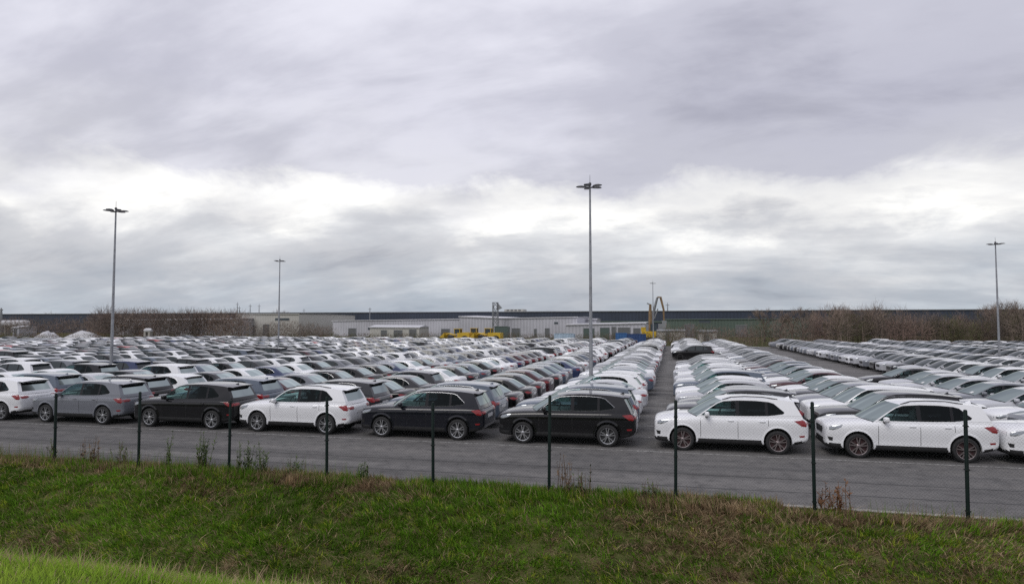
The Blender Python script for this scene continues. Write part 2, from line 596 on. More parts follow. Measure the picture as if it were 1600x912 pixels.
def cabin_parts(P, ns=9):
    """Frame (roof, pillars, tailgate) plus panes of the glasshouse."""
    path = P['path']
    ss = np.linspace(-1, 1, ns)
    ss = np.sign(ss) * np.abs(ss) ** .72
    grid = [[(x - bow * (1 - s * s), s * ysurf(P, x, z), z + (cr * (1 - .5 * min(1.0, r_i / P['ws'][1]))) * (1 - abs(s) ** 3.0)) for s in ss] for r_i, (x, z, bow, cr) in enumerate(path)]
    nr = len(path)

    def gridfaces(r0, r1, c0, c1):
        vs = [grid[r][c] for r in range(r0, r1 + 1) for c in range(c0, c1 + 1)]
        w = c1 - c0 + 1
        fs = [(i * w + k, i * w + k + 1, (i + 1) * w + k + 1, (i + 1) * w + k) for i in range(r1 - r0) for k in range(c1 - c0)]
        return vs, fs
    frame = MB()
    frame.add(*gridfaces(P['roof'][0], P['roof'][1], 0, ns - 1), 0)
    frame.add(*gridfaces(0, 1, 0, ns - 1), 1)
    g0, g1 = P['rg']
    frame.add(*gridfaces(P['roof'][1], g0, 0, ns - 1), 0) if g0 > P['roof'][1] else None
    frame.add(*gridfaces(g1, nr - 1, 0, ns - 1), 0)
    frame.add(*gridfaces(g0, g1, 0, 1), 0)
    frame.add(*gridfaces(g0, g1, ns - 2, ns - 1), 0)
    # side frames with the window opening
    bm = bmesh.new()
    outer = [(p[0], p[1]) for p in path] + [(path[-1][0] - .5, P['zb'] + .0), (.6, P['zb']), (-.3, P['zb'])]
    for loop in (outer, P['dlo']):
        vv = [bm.verts.new((x, 0, z)) for x, z in loop]
        for i in range(len(vv)):
            bm.edges.new((vv[i], vv[(i + 1) % len(vv)]))
    bmesh.ops.triangle_fill(bm, edges=bm.edges[:], use_beauty=True, normal=(0, 1, 0))
    bm.verts.index_update()
    sv = [(v.co.x, v.co.z) for v in bm.verts]
    sf = [tuple(v.index for v in f.verts) for f in bm.faces]
    bm.free()

    def oriented(vs, fs, sd):
        out = []
        for f in fs:
            a, b, c = (Vector(vs[i]) for i in f[:3])
            out.append(tuple(f) if (b - a).cross(c - a).y * sd > 0 else tuple(reversed(f)))
        return out
    for sd in (-1, 1):
        vs = [(x, sd * ysurf(P, x, z), z) for x, z in sv]
        frame.add(vs, oriented(vs, sf, sd), 0)
        for a, b in P['pillars']:
            pl = clipx(P['dlo'], a, b)
            vs = [(x, sd * (ysurf(P, x, z) - .004), z) for x, z in pl]
            frame.add(vs, oriented(vs, [tuple(range(len(vs)))], sd), 1)
    panes = {'windshield': [gridfaces(P['ws'][0], P['ws'][1], 0, ns - 1)], 'rear_window': [gridfaces(g0, g1, 1, ns - 2)], 'side_window': []}
    cuts = [-9] + [c for p in P['pillars'] for c in p] + [9]
    for sd in (-1, 1):
        for j in range(0, len(cuts), 2):
            pl = clipx(P['dlo'], cuts[j], cuts[j + 1])
            vs = [(x, sd * (ysurf(P, x, z) - .012), z) for x, z in pl]
            panes['side_window'].append((vs, oriented(vs, [tuple(range(len(vs)))], sd), j))
    return frame, panes


def patch(bvh, outline, axis, off=.006, origin=None):
    """Project a 2-D outline on the body: axis 'y-','y+' from the sides, 'x-','x+' from the ends. Returns a shell with rim."""
    pts = list(outline)
    cx = sum(p[0] for p in pts) / len(pts)
    cz = sum(p[1] for p in pts) / len(pts)
    n = len(pts)
    dense = []
    for i in range(n):
        p, q = pts[i], pts[(i + 1) % n]
        for t in (0, .5):
            dense.append((p[0] + t * (q[0] - p[0]), p[1] + t * (q[1] - p[1])))
    n = len(dense)
    rings = [[(cx + (p[0] - cx) * k, cz + (p[1] - cz) * k) for p in dense] for k in (1.0, .6)]
    d = {'y-': Vector((0, 1, 0)), 'y+': Vector((0, -1, 0)), 'x-': Vector((1, 0, 0)), 'x+': Vector((-1, 0, 0))}[axis]

    def cast(a, b, o):
        s = Vector((a, -3 * d.y, b)) if axis[0] == 'y' else Vector((-4 * d.x, a, b))
        h, nn, _, _ = bvh.ray_cast(s, d)
        if h is None:
            h, nn, _, _ = bvh.find_nearest(s + d * 3)
        return h - d * o
    vs = [cast(a, b, off) for r in rings for a, b in r] + [cast(cx, cz, off)]
    back = [cast(a, b, -.02) for a, b in rings[0]]
    fs = []
    for k in range(n):
        k2 = (k + 1) % n
        fs += [(k, k2, n + k2, n + k), (n + k, n + k2, 2 * n)]
    o = len(vs)
    vs += back
    for k in range(n):
        k2 = (k + 1) % n
        fs.append((k2, k, o + k, o + k2))
    return vs, fs


def wheel_meshes(r, red=False):
    t = MB()
    w = .225
    t.lathe_y([(r * .70, -w * .44), (r * .76, -w * .5), (r * .90, -w * .5), (r * .975, -w * .42), (r, -w * .28), (r, w * .28), (r * .975, w * .42), (r * .9, w * .5), (r * .7, w * .46)], 30)
    tyre = t.mesh('tyre', [M_TYRE], 40)
    m = MB()
    m.lathe_y([(r * .745, -w * .40), (r * .725, -w * .49), (r * .685, -w * .47), (r * .66, -w * .30), (r * .66, w * .4)], 30, 0)
    m.lathe_y([(.001, -w * .12), (r * .66, -w * .12)], 24, 1)
    m.lathe_y([(.001, -w * .46), (r * .09, -w * .46), (r * .17, -w * .38), (r * .17, -w * .1)], 14, 0)
    for k in range(10):
        a = 2 * math.pi * (k // 2) / 5 + (.20 if k % 2 else -.20) + .3
        a2 = 2 * math.pi * (k // 2) / 5 + (.13 if k % 2 else -.13) + .3
        u0, u1 = Vector((math.cos(a2), 0, math.sin(a2))), Vector((math.cos(a), 0, math.sin(a)))
        s = Vector((-math.sin(a), 0, math.cos(a)))
        p0, p1 = u0 * r * .12, u1 * r * .69
        wd0, wd1 = .017, .014
        vs = []
        for p, wd, yy in ((p0, wd0, -w * .42), (p1, wd1, -w * .44)):
            vs += [p + s * wd + Vector((0, yy, 0)), p - s * wd + Vector((0, yy, 0)), p - s * wd * 1.2 + Vector((0, yy + .05, 0)), p + s * wd * 1.2 + Vector((0, yy + .05, 0))]
        m.add(vs, [(0, 1, 5, 4), (1, 2, 6, 5), (3, 0, 4, 7)], 0)
    rim = m.mesh('rim', [M_ALLOYD if red else M_ALLOY, M_BRAKER if red else M_BRAKE], 35)
    return tyre, rim


def mirrored(vs, fs):
    return [(v[0], -v[1], v[2]) for v in vs], [tuple(reversed(f)) for f in fs]


def smooth_box(sx, sy, sz, lv=2, taper=1.0):
    bm = bmesh.new()
    bmesh.ops.create_cube(bm, size=1)
    bmesh.ops.subdivide_edges(bm, edges=bm.edges[:], cuts=2, use_grid_fill=True)
    for v in bm.verts:
        c = v.co
        l4 = (abs(c.x * 2) ** 4 + abs(c.y * 2) ** 4 + abs(c.z * 2) ** 4) ** .25
        c /= max(l4, 1e-6)
        k = 1 + (taper - 1) * (c.x + .5)
        c.x *= sx
        c.y *= sy * k
        c.z *= sz * k
    bm.verts.index_update()
    vs = [tuple(v.co) for v in bm.verts]
    fs = [tuple(v.index for v in f.verts) for f in bm.faces]
    bm.free()
    return vs, fs


def shift(vs, d):
    return [(v[0] + d[0], v[1] + d[1], v[2] + d[2]) for v in vs]


CACHE = {}


def model(key):
    """All part meshes of one kind of car: list of (name, mesh, paint?, location, children)."""
    if key in CACHE:
        return CACHE[key]
    P = {'suv': SUV, 'sedan': SEDAN, 'hatch': HATCH}[key]
    D = {}
    D['body'] = body_mesh(P)
    bvh = BVHTree.FromPolygons([v.co.copy() for v in D['body'].vertices], [tuple(p.vertices) for p in D['body'].polygons])
    frame, panes = cabin_parts(P)
    D['cabin'] = frame.mesh('cabin', [M_PAINT, M_PILLAR], 32)
    vs, fs = panes['windshield'][0]
    D['windshield'] = pymesh('windshield', vs, fs, [M_GLASS], smooth=60)
    gv = np.array(vs).reshape(-1, 9, 3)

    def wpt(r_, c_):
        i, j = int(r_), int(c_)
        a, b = r_ - i, c_ - j
        p = gv[i, j] * (1 - a) * (1 - b) + gv[i + 1, j] * a * (1 - b) + gv[i, j + 1] * (1 - a) * b + gv[i + 1, j + 1] * a * b
        return tuple(p + np.array([-.006, 0, .006]))
    D['paper_label'] = [pymesh('paper_label', [wpt(.3, c0), wpt(.3, c1), wpt(1.0, c1), wpt(1.0, c0)], [(0, 1, 2, 3)], [M_PLATE]) for c0, c1 in ((1.1, 1.75), (6.2, 6.85), (3.4, 4.0))]
    vs, fs = panes['rear_window'][0]
    D['rear_window'] = pymesh('rear_window', vs, fs, [M_TINT if key == 'sedan' else M_REAR], smooth=60)
    D['side_window'] = [(pymesh('side_window', vs, fs, [M_GLASS if j == 0 else M_TINT])) for vs, fs, j in panes['side_window']]
    f0, f1 = P['st'][0][0], P['st'][-1][0]
    zs_f = P['st'][3][3]
    zr = P['st'][-4][3]
    # lamps: on the flank and round the corner
    hl = [(f0 + .035, zs_f - .155), (f0 + .05, zs_f - .075), (f0 + .25, zs_f - .03), (f0 + .47, zs_f + .005), (f0 + .42, zs_f - .07), (f0 + .22, zs_f - .155)]
    D['headlight'] = []
    for ax in ('y-', 'y+'):
        D['headlight'].append(pymesh('headlight', *patch(bvh, hl, ax, .008), [M_LAMP], smooth=50))
    tl = [(f1 - .44, zr - .045), (f1 - .20, zr - .02), (f1 - .06, zr - .055), (f1 - .035, zr - .14), (f1 - .10, zr - .205), (f1 - .22, zr - .19)]
    if key != 'suv':
        tl = [(f1 - .30, zr - .065), (f1 - .16, zr - .04), (f1 - .05, zr - .07), (f1 - .04, zr - .12), (f1 - .10, zr - .155), (f1 - .2, zr - .13)]
    tr = [(-.79, zr - .06), (-.52, zr - .075), (-.46, zr - .115), (-.55, zr - .165), (-.77, zr - .17)]
    if key != 'suv':
        tr = [(-.78, zr - .07), (-.58, zr - .08), (-.55, zr - .105), (-.60, zr - .13), (-.76, zr - .14)]
    D['tail_light'] = []
    for ax, sg in (('y-', 1), ('y+', -1)):
        mb = MB()
        mb.add(*patch(bvh, tl, ax, .008))
        mb.add(*patch(bvh, [(a * sg, b) for a, b in tr], 'x+', .008))
        D['tail_light'].append(mb.mesh('tail_light', [M_RED], 50))
    zg = P['st'][0][3]
    D['grille'] = pymesh('grille', *patch(bvh, [(-.44, zg - .02), (-.40, zg + .01), (.40, zg + .01), (.44, zg - .02), (.38, zg - .17), (-.38, zg - .17)], 'x-', .01), [M_TRIM], smooth=40)
    D['lower_intake'] = pymesh('lower_intake', *patch(bvh, [(-.50, .50), (.50, .50), (.44, .40), (-.44, .40)], 'x-', .008), [M_TRIM], smooth=40)
    fl = [(f0 + .06, .58), (f0 + .20, .56), (f0 + .19, .46), (f0 + .10, .47)]
    D['fog_light'] = [pymesh('fog_light', *patch(bvh, fl, ax, .006), [M_TRIM], smooth=40) for ax in ('y-', 'y+')]
    rf = [(f1 - .30, .56), (f1 - .13, .57), (f1 - .15, .52), (f1 - .28, .515)]
    D['rear_reflector'] = [pymesh('rear_reflector', *patch(bvh, rf, ax, .006), [M_RED], smooth=40) for ax in ('y-', 'y+')]
    D['number_plate'] = pymesh('number_plate', *patch(bvh, [(-.27, .82), (.27, .82), (.27, .71), (-.27, .71)], 'x+', .012), [M_PLATE], smooth=40)
    # door joints
    belt = P['dlo'][0][1]
    seams = [P['dlo'][0][0] - .02, .5 * (P['pillars'][0][0] + P['pillars'][0][1]), P['pillars'][1][1] - .01]
    D['door_joint'] = []
    for ax, sg in (('y-', -1), ('y+', 1)):
        for i, sx in enumerate(seams):
            mb = MB()
            z0 = P['trim'] + .03 if i < 2 else .82
            zz = np.linspace(z0, belt - .075, 9)
            L, Rr = [], []
            for z in zz:
                h, nn, _, _ = bvh.ray_cast(Vector((sx, 3 * sg, z)), Vector((0, -sg, 0)))
                L.append((sx - .006, h.y + sg * .0018, z))
                Rr.append((sx + .006, h.y + sg * .0018, z))
            k = len(L)
            fs = [(a, k + a, k + a + 1, a + 1) for a in range(k - 1)]
            if sg > 0:
                fs = [tuple(reversed(f)) for f in fs]
            mb.add(L + Rr, fs)
            D['door_joint'].append(mb.mesh('door_joint', [M_GAP]))
    D['wheel_arch'] = []
    for sg in (-1, 1):
        for ax in P['axles']:
            ri, ro, zc_ = P['ar'] - .004, P['ar'] + .06, P['wr'] + .02
            A, B_, C_ = [], [], []
            for t in np.linspace(R(-12), R(192), 25):
                c_, s_ = math.cos(t), math.sin(t)
                pt = []
                for r_ in (ri + .012, ro):
                    h, nn, _, _ = bvh.ray_cast(Vector((ax + r_ * c_, 3 * sg, zc_ + r_ * s_)), Vector((0, -sg, 0)))
                    if h is None or abs(h.y) < .7:
                        h = Vector((0, sg * .88, 0))
                    pt.append(h.y)
                A.append((ax + ri * c_, pt[0] - sg * .05, zc_ + ri * s_))
                B_.append((ax + (ri + .006) * c_, pt[0] + sg * .020, zc_ + (ri + .006) * s_))
                C_.append((ax + ro * c_, pt[1] + sg * .001, zc_ + ro * s_))
            k = len(A)
            fs = [(a, a + 1, k + a + 1, k + a) for a in range(k - 1)] + [(k + a, k + a + 1, 2 * k + a + 1, 2 * k + a) for a in range(k - 1)]
            if sg > 0:
                fs = [tuple(reversed(f)) for f in fs]
            D['wheel_arch'].append(pymesh('wheel_arch', A + B_ + C_, fs, [M_PAINT], smooth=40))
    # handles
    D['door_handle'] = []
    for sg in (-1, 1):
        for hx in (seams[1] - .20, seams[2] - .17):
            h, nn, _, _ = bvh.ray_cast(Vector((hx, 3 * sg, belt - .13)), Vector((0, -sg, 0)))
            vs, fs = smooth_box(.19, .035, .03)
            D['door_handle'].append(pymesh('door_handle', shift(vs, (hx, h.y + sg * .012, belt - .13)), fs, [M_PAINT], smooth=60))
    # mirrors
    D['mirror'] = []
    for sg in (-1, 1):
        mb = MB()
        vs, fs = smooth_box(.14, .21, .135, taper=1.15)
        mx = P['dlo'][0][0] + .17
        mb.add(shift(vs, (mx, sg * (P['y0'] + .13), belt + .055)), fs, 0)
        mb.box(mx - .05, mx + .03, *sorted((sg * (P['y0'] - .04), sg * (P['y0'] + .08))), belt - .04, belt + .005, 1)
        D['mirror'].append(mb.mesh('mirror', [M_PAINT, M_TRIM], 60))
    # window surround strip
    D['window_trim'] = []
    D['roof_rail'] = []
    for sg in (-1, 1):
        lo = [(x, sg * (ysurf(P, x, z) + .004), z) for x, z in P['dlo'] + P['dlo'][:1]]
        mb = MB()
        mb.tube(lo, .0075, 5, 0, False)
        D['window_trim'].append(mb.mesh('window_trim', [M_CHROME], 60))
        rp = [p for p in P['path'] if -.25 < p[0] < 1.65]
        pts = [(p[0], sg * (ysurf(P, p[0], p[1]) - .055), p[1] + .045 + (0.0 if 0 < i < len(rp) - 1 else -.035)) for i, p in enumerate(rp)]
        mb = MB()
        mb.tube(pts, .017, 6)
        D['roof_rail'].append(mb.mesh('roof_rail', [M_TRIM], 60))
    pr = P['path'][P['roof'][1] - 1]
    mb = MB()
    mb.add([(pr[0] - .22, -.02, pr[1] + pr[3] - .01), (pr[0] - .22, .02, pr[1] + pr[3] - .01), (pr[0] - .02, .028, pr[1] + pr[3] - .015), (pr[0] - .02, -.028, pr[1] + pr[3] - .015),
            (pr[0] - .05, 0, pr[1] + pr[3] + .065), (pr[0] - .03, 0, pr[1] + pr[3] + .06)],
           [(0, 4, 1), (0, 3, 5, 4), (1, 4, 5, 2), (3, 2, 5)])
    D['roof_antenna'] = mb.mesh('roof_antenna', [M_PAINT], 40)
    if key != 'sedan':
        gi = P['rg'][0]
        a = P['path'][gi - 1]
        b = P['path'][gi]
        mb = MB()
        n = 9
        vs = []
        for s in np.linspace(-.94, .94, n):
            q = 1 - s * s
            y = s * ysurf(P, a[0], a[1])
            x0, z0 = a[0] - a[2] * q - .05, a[1] + a[3] * q + .006
            vs += [(x0, y, z0), (a[0] - a[2] * q + .155, y * .97, z0 - .022), (a[0] - a[2] * q + .155, y * .97, z0 - .044), (b[0] - b[2] * q - .02, y * .99, z0 - .06)]
        fs = []
        for i in range(n - 1):
            for k in range(3):
                fs.append((i * 4 + k, i * 4 + k + 1, i * 4 + 4 + k + 1, i * 4 + 4 + k))
        mb.add(vs, fs, 0)
        mb.m = [0 if i % 3 == 0 else 1 for i in range(len(fs))]
        D['spoiler'] = mb.mesh('spoiler', [M_PAINT, M_TRIM], 30)
    # seats seen through the glass
    D['seat'] = []
    for y in (-.36, .36):
        mb = MB()
        vs, fs = smooth_box(.16, .46, .50)
        mb.add(shift([(v[0] + .25 * v[2], v[1], v[2]) for v in vs], (.42, y, P['zb'] + .05)), fs)
        vs, fs = smooth_box(.10, .26, .17)
        mb.add(shift(vs, (.52, y, P['zb'] + .40)), fs)
        D['seat'].append(mb.mesh('seat', [M_SEAT], 60))
    mb = MB()
    vs, fs = smooth_box(.18, 1.2, .42)
    mb.add(shift([(v[0] + .25 * v[2], v[1], v[2]) for v in vs], (1.28, 0, P['zb'] + .02)), fs)
    for y in (-.38, .38):
        vs, fs = smooth_box(.10, .24, .14)
        mb.add(shift(vs, (1.36, y, P['zb'] + .29)), fs)
    D['rear_bench'] = mb.mesh('rear_bench', [M_SEAT], 60)
    mb = MB()
    vs = [(math.cos(t) * .0, math.cos(t) * .17 - .36, math.sin(t) * .17) for t in np.linspace(0, 2 * math.pi, 15)]
    mb.tube([(-.30 + v[2] * .35, v[1], P['zb'] + .08 + v[2]) for v in vs], .014, 5, 0, False)
    D['steering_wheel'] = mb.mesh('steering_wheel', [M_TRIM], 60)
    D['wheel'] = wheel_meshes(P['wr'])
    D['wheel_red'] = wheel_meshes(P['wr'], True)
    D['P'] = P
    CACHE[key] = D
    return D


def part(name, me, root, color, loc=None):
    o = link(name, me, root, loc)
    o.color = color
    return o


def place_wheels(D, root, color, red=False, near_only=False):
    P = D['P']
    ty, rim = D['wheel_red'] if red else D['wheel']
    for ax in P['axles']:
        for sd in ((-1,) if near_only else (-1, 1)):
            w = part('wheel', ty, root, color, (ax, sd * .805, P['wr']))
            r_ = link('rim', rim, w)
            if sd > 0:
                w.rotation_euler = (0, 0, math.pi)


def car_full(key, loc, rz, color, opts):
    D = model(key)
    root = empty({'suv': 'parked_suv', 'sedan': 'parked_sedan', 'hatch': 'parked_hatchback'}[key], loc, rz)
    for nm in ('body', 'cabin', 'windshield', 'rear_window', 'grille', 'lower_intake', 'number_plate', 'roof_antenna', 'rear_bench', 'steering_wheel'):
        part(nm, D[nm], root, color)
    if 'spoiler' in D:
        part('spoiler', D['spoiler'], root, color)
    for nm in ('side_window', 'headlight', 'tail_light', 'fog_light', 'rear_reflector', 'door_joint', 'door_handle', 'mirror', 'seat', 'wheel_arch'):
        for me in D[nm]:
            part(nm, me, root, color)
    if opts.get('chrome'):
        for me in D['window_trim']:
            part('window_trim', me, root, color)
    if opts.get('rails'):
        for me in D['roof_rail']:
            part('roof_rail', me, root, color)
    place_wheels(D, root, color, opts.get('red'))
    return root


def car_mid(key, loc, rz, color, opts):
    D = model(key)
    root = empty({'suv': 'parked_suv', 'sedan': 'parked_sedan', 'hatch': 'parked_hatchback'}[key], loc, rz)
    for nm in ('body', 'cabin', 'windshield', 'rear_window', 'rear_bench'):
        part(nm, D[nm], root, color)
    if 'spoiler' in D:
        part('spoiler', D['spoiler'], root, color)
    for nm in ('side_window', 'headlight', 'tail_light', 'mirror', 'seat'):
        for me in D[nm]:
            part(nm, me, root, color)
    if opts.get('chrome'):
        for me in D['window_trim']:
            part('window_trim', me, root, color)
    part('number_plate', D['number_plate'], root, color)
    lab_i = random.choice((0, 1, 2, None))
    if lab_i is not None:
        part('paper_label', D['paper_label'][lab_i], root, color)
    place_wheels(D, root, color, near_only=False)
    return root


def joined(key):
    """One mesh with every main part: for cars whose parts are too small to show."""
    k = key + '_one'
    if k in CACHE:
        return CACHE[k]
    D = model(key)
    mats = [M_PAINT, M_TRIM, M_GAP, M_INT, M_GLASSF, M_RED, M_LAMP, M_TYRE, M_PLATE, M_PILLAR]
    mb = MB()
    P = D['P']

    def put(me, off=(0, 0, 0), over=None):
        vs = shift([tuple(v.co) for v in me.vertices], off)
        o = len(mb.v)
        mb.v += vs
        for p in me.polygons:
            mb.f.append(tuple(i + o for i in p.vertices))
            m = me.materials[p.material_index]
            mb.m.append(mats.index(over or m))
    put(body_mesh(P, 1, False))
    put(D['cabin'])
    for me in [D['windshield'], D['rear_window']] + D['side_window']:
        put(me, over=M_GLASSF)
    if 'spoiler' in D:
        put(D['spoiler'])
    for me in D['tail_light'] + D['headlight'] + D['mirror']:
        put(me)
    put(D['number_plate'])
    put(D['grille'])
    for ax in P['axles']:
        for sd in (-1, 1):
            put(D['wheel'][0], (ax, sd * .835, P['wr']))
    CACHE[k] = mb.mesh('car_' + key, mats, 35)
    return CACHE[k]


def lowpoly(key):
    """Template arrays of the distant cars: verts, faces, material index."""
    k = key + '_low'
    if k in CACHE:
        return CACHE[k]
    P = {'suv': SUV, 'sedan': SEDAN, 'hatch': HATCH}[key]
    P2 = dict(P)
    P2['st'] = [P['st'][i] for i in (0, 2, 4, 6, 8, 10, 12, 13, 14, 16)]
    rings = body_rings(P2)
    rings = [[r[i] for i in (1, 3, 5, 7, 8, 9, 11, 13, 14, 15, 17, 19, 21)] for r in rings]
    mb = MB()
    n = len(rings[0])
    v = [p for r in rings for p in r]
    f, m = [], []
    for i in range(len(rings) - 1):
        for k2 in range(n - 1):
            f.append((i * n + k2, i * n + k2 + 1, (i + 1) * n + k2 + 1, (i + 1) * n + k2))
            m.append(1 if k2 in (0, n - 2) else 0)
    f.append(tuple(range(n)))
    m.append(0)
    f.append(tuple((len(rings) - 1) * n + q for q in range(n - 1, -1, -1)))
    m.append(0)
    mb.v, mb.f, mb.m = [tuple(p) for p in v], f, m
    frame, panes = cabin_parts(P, 5)
    o = len(mb.v)
    mb.v += frame.v
    mb.f += [tuple(i + o for i in q) for q in frame.f]
    mb.m += frame.m
    for vs, fs in [panes['windshield'][0], panes['rear_window'][0]] + [(a, b) for a, b, _ in panes['side_window']]:
        mb.add(vs, fs, 2)
    z = P['st'][-4][3]
    x1 = P['st'][-1][0]
    for sg in (-1, 1):
        mb.box(x1 - .22, x1 - .05, *sorted((sg * .64, sg * .85)), z - .13, z - .06, 3)
    CACHE[k] = (np.array(mb.v), mb.f, mb.m)
    return CACHE[k]


# ------------------------------------------------------------------ ground, lot and bank
def fbm(x, y, oct=4, seed=0):
    """Cheap smooth value noise, vectorised, about -1..1."""
    r = np.random.default_rng(seed)
    tot = np.zeros_like(x)
    amp, fr = 1.0, 1.0
    for _ in range(oct):
        T = r.random((64, 64))
        xi, yi = np.floor(x * fr).astype(int), np.floor(y * fr).astype(int)
        fx, fy = x * fr - xi, y * fr - yi
        fx, fy = fx * fx * (3 - 2 * fx), fy * fy * (3 - 2 * fy)
        a = T[xi % 64, yi % 64]
        b = T[(xi + 1) % 64, yi % 64]
        c = T[xi % 64, (yi + 1) % 64]
        d = T[(xi + 1) % 64, (yi + 1) % 64]
        tot += amp * ((a * (1 - fx) + b * fx) * (1 - fy) + (c * (1 - fx) + d * fx) * fy - .5) * 2
        amp *= .5
        fr *= 2.03
    return tot / 1.9


PROF_Y = np.array([-300, -4, 3.2, 3.68, 4.02, 4.75, 6.6, 8.1, 9.2, 10.1, 11.6, 13.0, 13.9, 14.6, 15.1, 15.3, 900.])
PROF_Z = np.array([2.4, 2.27, 2.25, 2.22, 2.08, 1.62, .15, -1.15, -1.55, -1.40, -.72, -.22, -.02, .05, .035, -.02, -.02])


def ground_z(x, y):
    z = np.interp(y, PROF_Y, PROF_Z)
    k = np.clip((y - 4.3) / 1.5, 0, 1) * np.clip((14.9 - y) / 1.2, 0, 1)
    z = z + k * (.13 * fbm(x * .55, y * .7, 3, 3) + .07 * fbm(x * 1.9, y * 2.1, 3, 5))
    k2 = np.clip((4.2 - y) / .6, 0, 1)
    z = z + k2 * .03 * fbm(x * .8, y * .8, 2, 9)
    return z


def ground_mat():
    m, n, l, b, out = mat('meadow_soil')
    tc = n.new('ShaderNodeTexCoord')
    t = n.new('ShaderNodeTexNoise')
    t.inputs['Scale'].default_value = 1.7
    t.inputs['Detail'].default_value = 8
    l.new(tc.outputs['Object'], t.inputs['Vector'])
    r = ramp(n, [(0.30, (.035, .040, .014)), (0.52, (.070, .078, .024)), (0.75, (.13, .10, .055))], 'LINEAR')
    l.new(t.outputs['Fac'], r.inputs[0])
    l.new(r.outputs[0], b.inputs['Base Color'])
    b.inputs['Roughness'].default_value = 1.0
    b.inputs['Specular IOR Level'].default_value = 0.1
    return m


def build_ground():
    xs = np.unique(np.concatenate([np.array([-2500, -1200, -600, -300, -150, -80, -50]), np.arange(-34, 22.1, .3), np.array([30, 50, 80, 150, 300, 600, 1200, 2500.])]))
    ys = np.unique(np.concatenate([np.array([-400, -100, -30, -10, -5]), np.arange(-3, 15.31, .25), PROF_Y[2:-1], np.array([18, 25, 40, 80, 150, 300, 600, 1200, 3000.])]))
    X, Y = np.meshgrid(xs, ys, indexing='ij')
    Z = ground_z(X, Y)
    nx, ny = len(xs), len(ys)
    V = np.stack([X.ravel(), Y.ravel(), Z.ravel()], 1)
    i = np.arange(nx - 1)[:, None] * ny + np.arange(ny - 1)[None, :]
    Fq = np.stack([i, i + ny, i + ny + 1, i + 1], -1).reshape(-1, 4)
    o = link('ground', npmesh('ground', V, Fq, [ground_mat()], smooth=True))
    kind(o, 'structure')


build_ground()


def asphalt_mat(name, base=.085, warm=1.0):
    m, n, l, b, out = mat(name)
    tc = n.new('ShaderNodeTexCoord')
    big = n.new('ShaderNodeTexNoise')
    big.inputs['Scale'].default_value = .16
    big.inputs['Detail'].default_value = 7
    big.inputs['Roughness'].default_value = .6
    st = n.new('ShaderNodeMapping')
    st.inputs['Scale'].default_value = (.35, 1.4, 1)
    l.new(tc.outputs['Object'], st.inputs[0])
    l.new(st.outputs[0], big.inputs['Vector'])
    fine = n.new('ShaderNodeTexNoise')
    fine.inputs['Scale'].default_value = 55
    fine.inputs['Detail'].default_value = 4
    l.new(tc.outputs['Object'], fine.inputs['Vector'])
    c = base
    r = ramp(n, [(0.28, (c * .62, c * .61, c * .62)), (0.5, (c, c * .965, c * .95)), (0.74, (c * 1.3, c * 1.25, c * 1.22))], 'LINEAR')
    l.new(big.outputs['Fac'], r.inputs[0])
    r2 = ramp(n, [(0.3, (.72, .72, .72)), (0.7, (1.28, 1.28, 1.28))], 'LINEAR')
    l.new(fine.outputs['Fac'], r2.inputs[0])
    sm2 = n.new('ShaderNodeMapping')
    sm2.inputs['Scale'].default_value = (.045, 1.1, 1)
    l.new(tc.outputs['Object'], sm2.inputs[0])
    trk = n.new('ShaderNodeTexNoise')
    trk.inputs['Scale'].default_value = 1.0
    trk.inputs['Detail'].default_value = 5
    l.new(sm2.outputs[0], trk.inputs['Vector'])
    r3 = ramp(n, [(0.36, (.74, .74, .74)), (0.5, (1, 1, 1)), (0.66, (1.16, 1.15, 1.13))], 'LINEAR')
    l.new(trk.outputs['Fac'], r3.inputs[0])
    spt = n.new('ShaderNodeTexNoise')
    spt.inputs['Scale'].default_value = 2.6
    spt.inputs['Detail'].default_value = 7
    spt.inputs['Roughness'].default_value = .65
    l.new(tc.outputs['Object'], spt.inputs['Vector'])
    r4 = ramp(n, [(0.30, (.62, .62, .62)), (0.46, (.97, .97, .97)), (0.70, (1.25, 1.24, 1.22))], 'LINEAR')
    l.new(spt.outputs['Fac'], r4.inputs[0])
    m34 = n.new('ShaderNodeMix')
    m34.data_type = 'RGBA'
    m34.blend_type = 'MULTIPLY'
    m34.inputs['Factor'].default_value = 1
    l.new(r3.outputs[0], m34.inputs['A'])
    l.new(r4.outputs[0], m34.inputs['B'])
    m25 = n.new('ShaderNodeMix')
    m25.data_type = 'RGBA'
    m25.blend_type = 'MULTIPLY'
    m25.inputs['Factor'].default_value = 1
    l.new(r2.outputs[0], m25.inputs['A'])
    l.new(m34.outputs['Result'], m25.inputs['B'])
    mx = n.new('ShaderNodeMix')
    mx.data_type = 'RGBA'
    mx.blend_type = 'MULTIPLY'
    mx.inputs['Factor'].default_value = 1
    l.new(r.outputs[0], mx.inputs['A'])
    l.new(m25.outputs['Result'], mx.inputs['B'])
    l.new(mx.outputs['Result'], b.inputs['Base Color'])
    b.inputs['Roughness'].default_value = .82
    b.inputs['Specular IOR Level'].default_value = .3
    bp = n.new('ShaderNodeBump')
    bp.inputs['Strength'].default_value = .35
    bp.inputs['Distance'].default_value = .01
    l.new(fine.outputs['Fac'], bp.inputs['Height'])
    l.new(bp.outputs[0], b.inputs['Normal'])
    return m


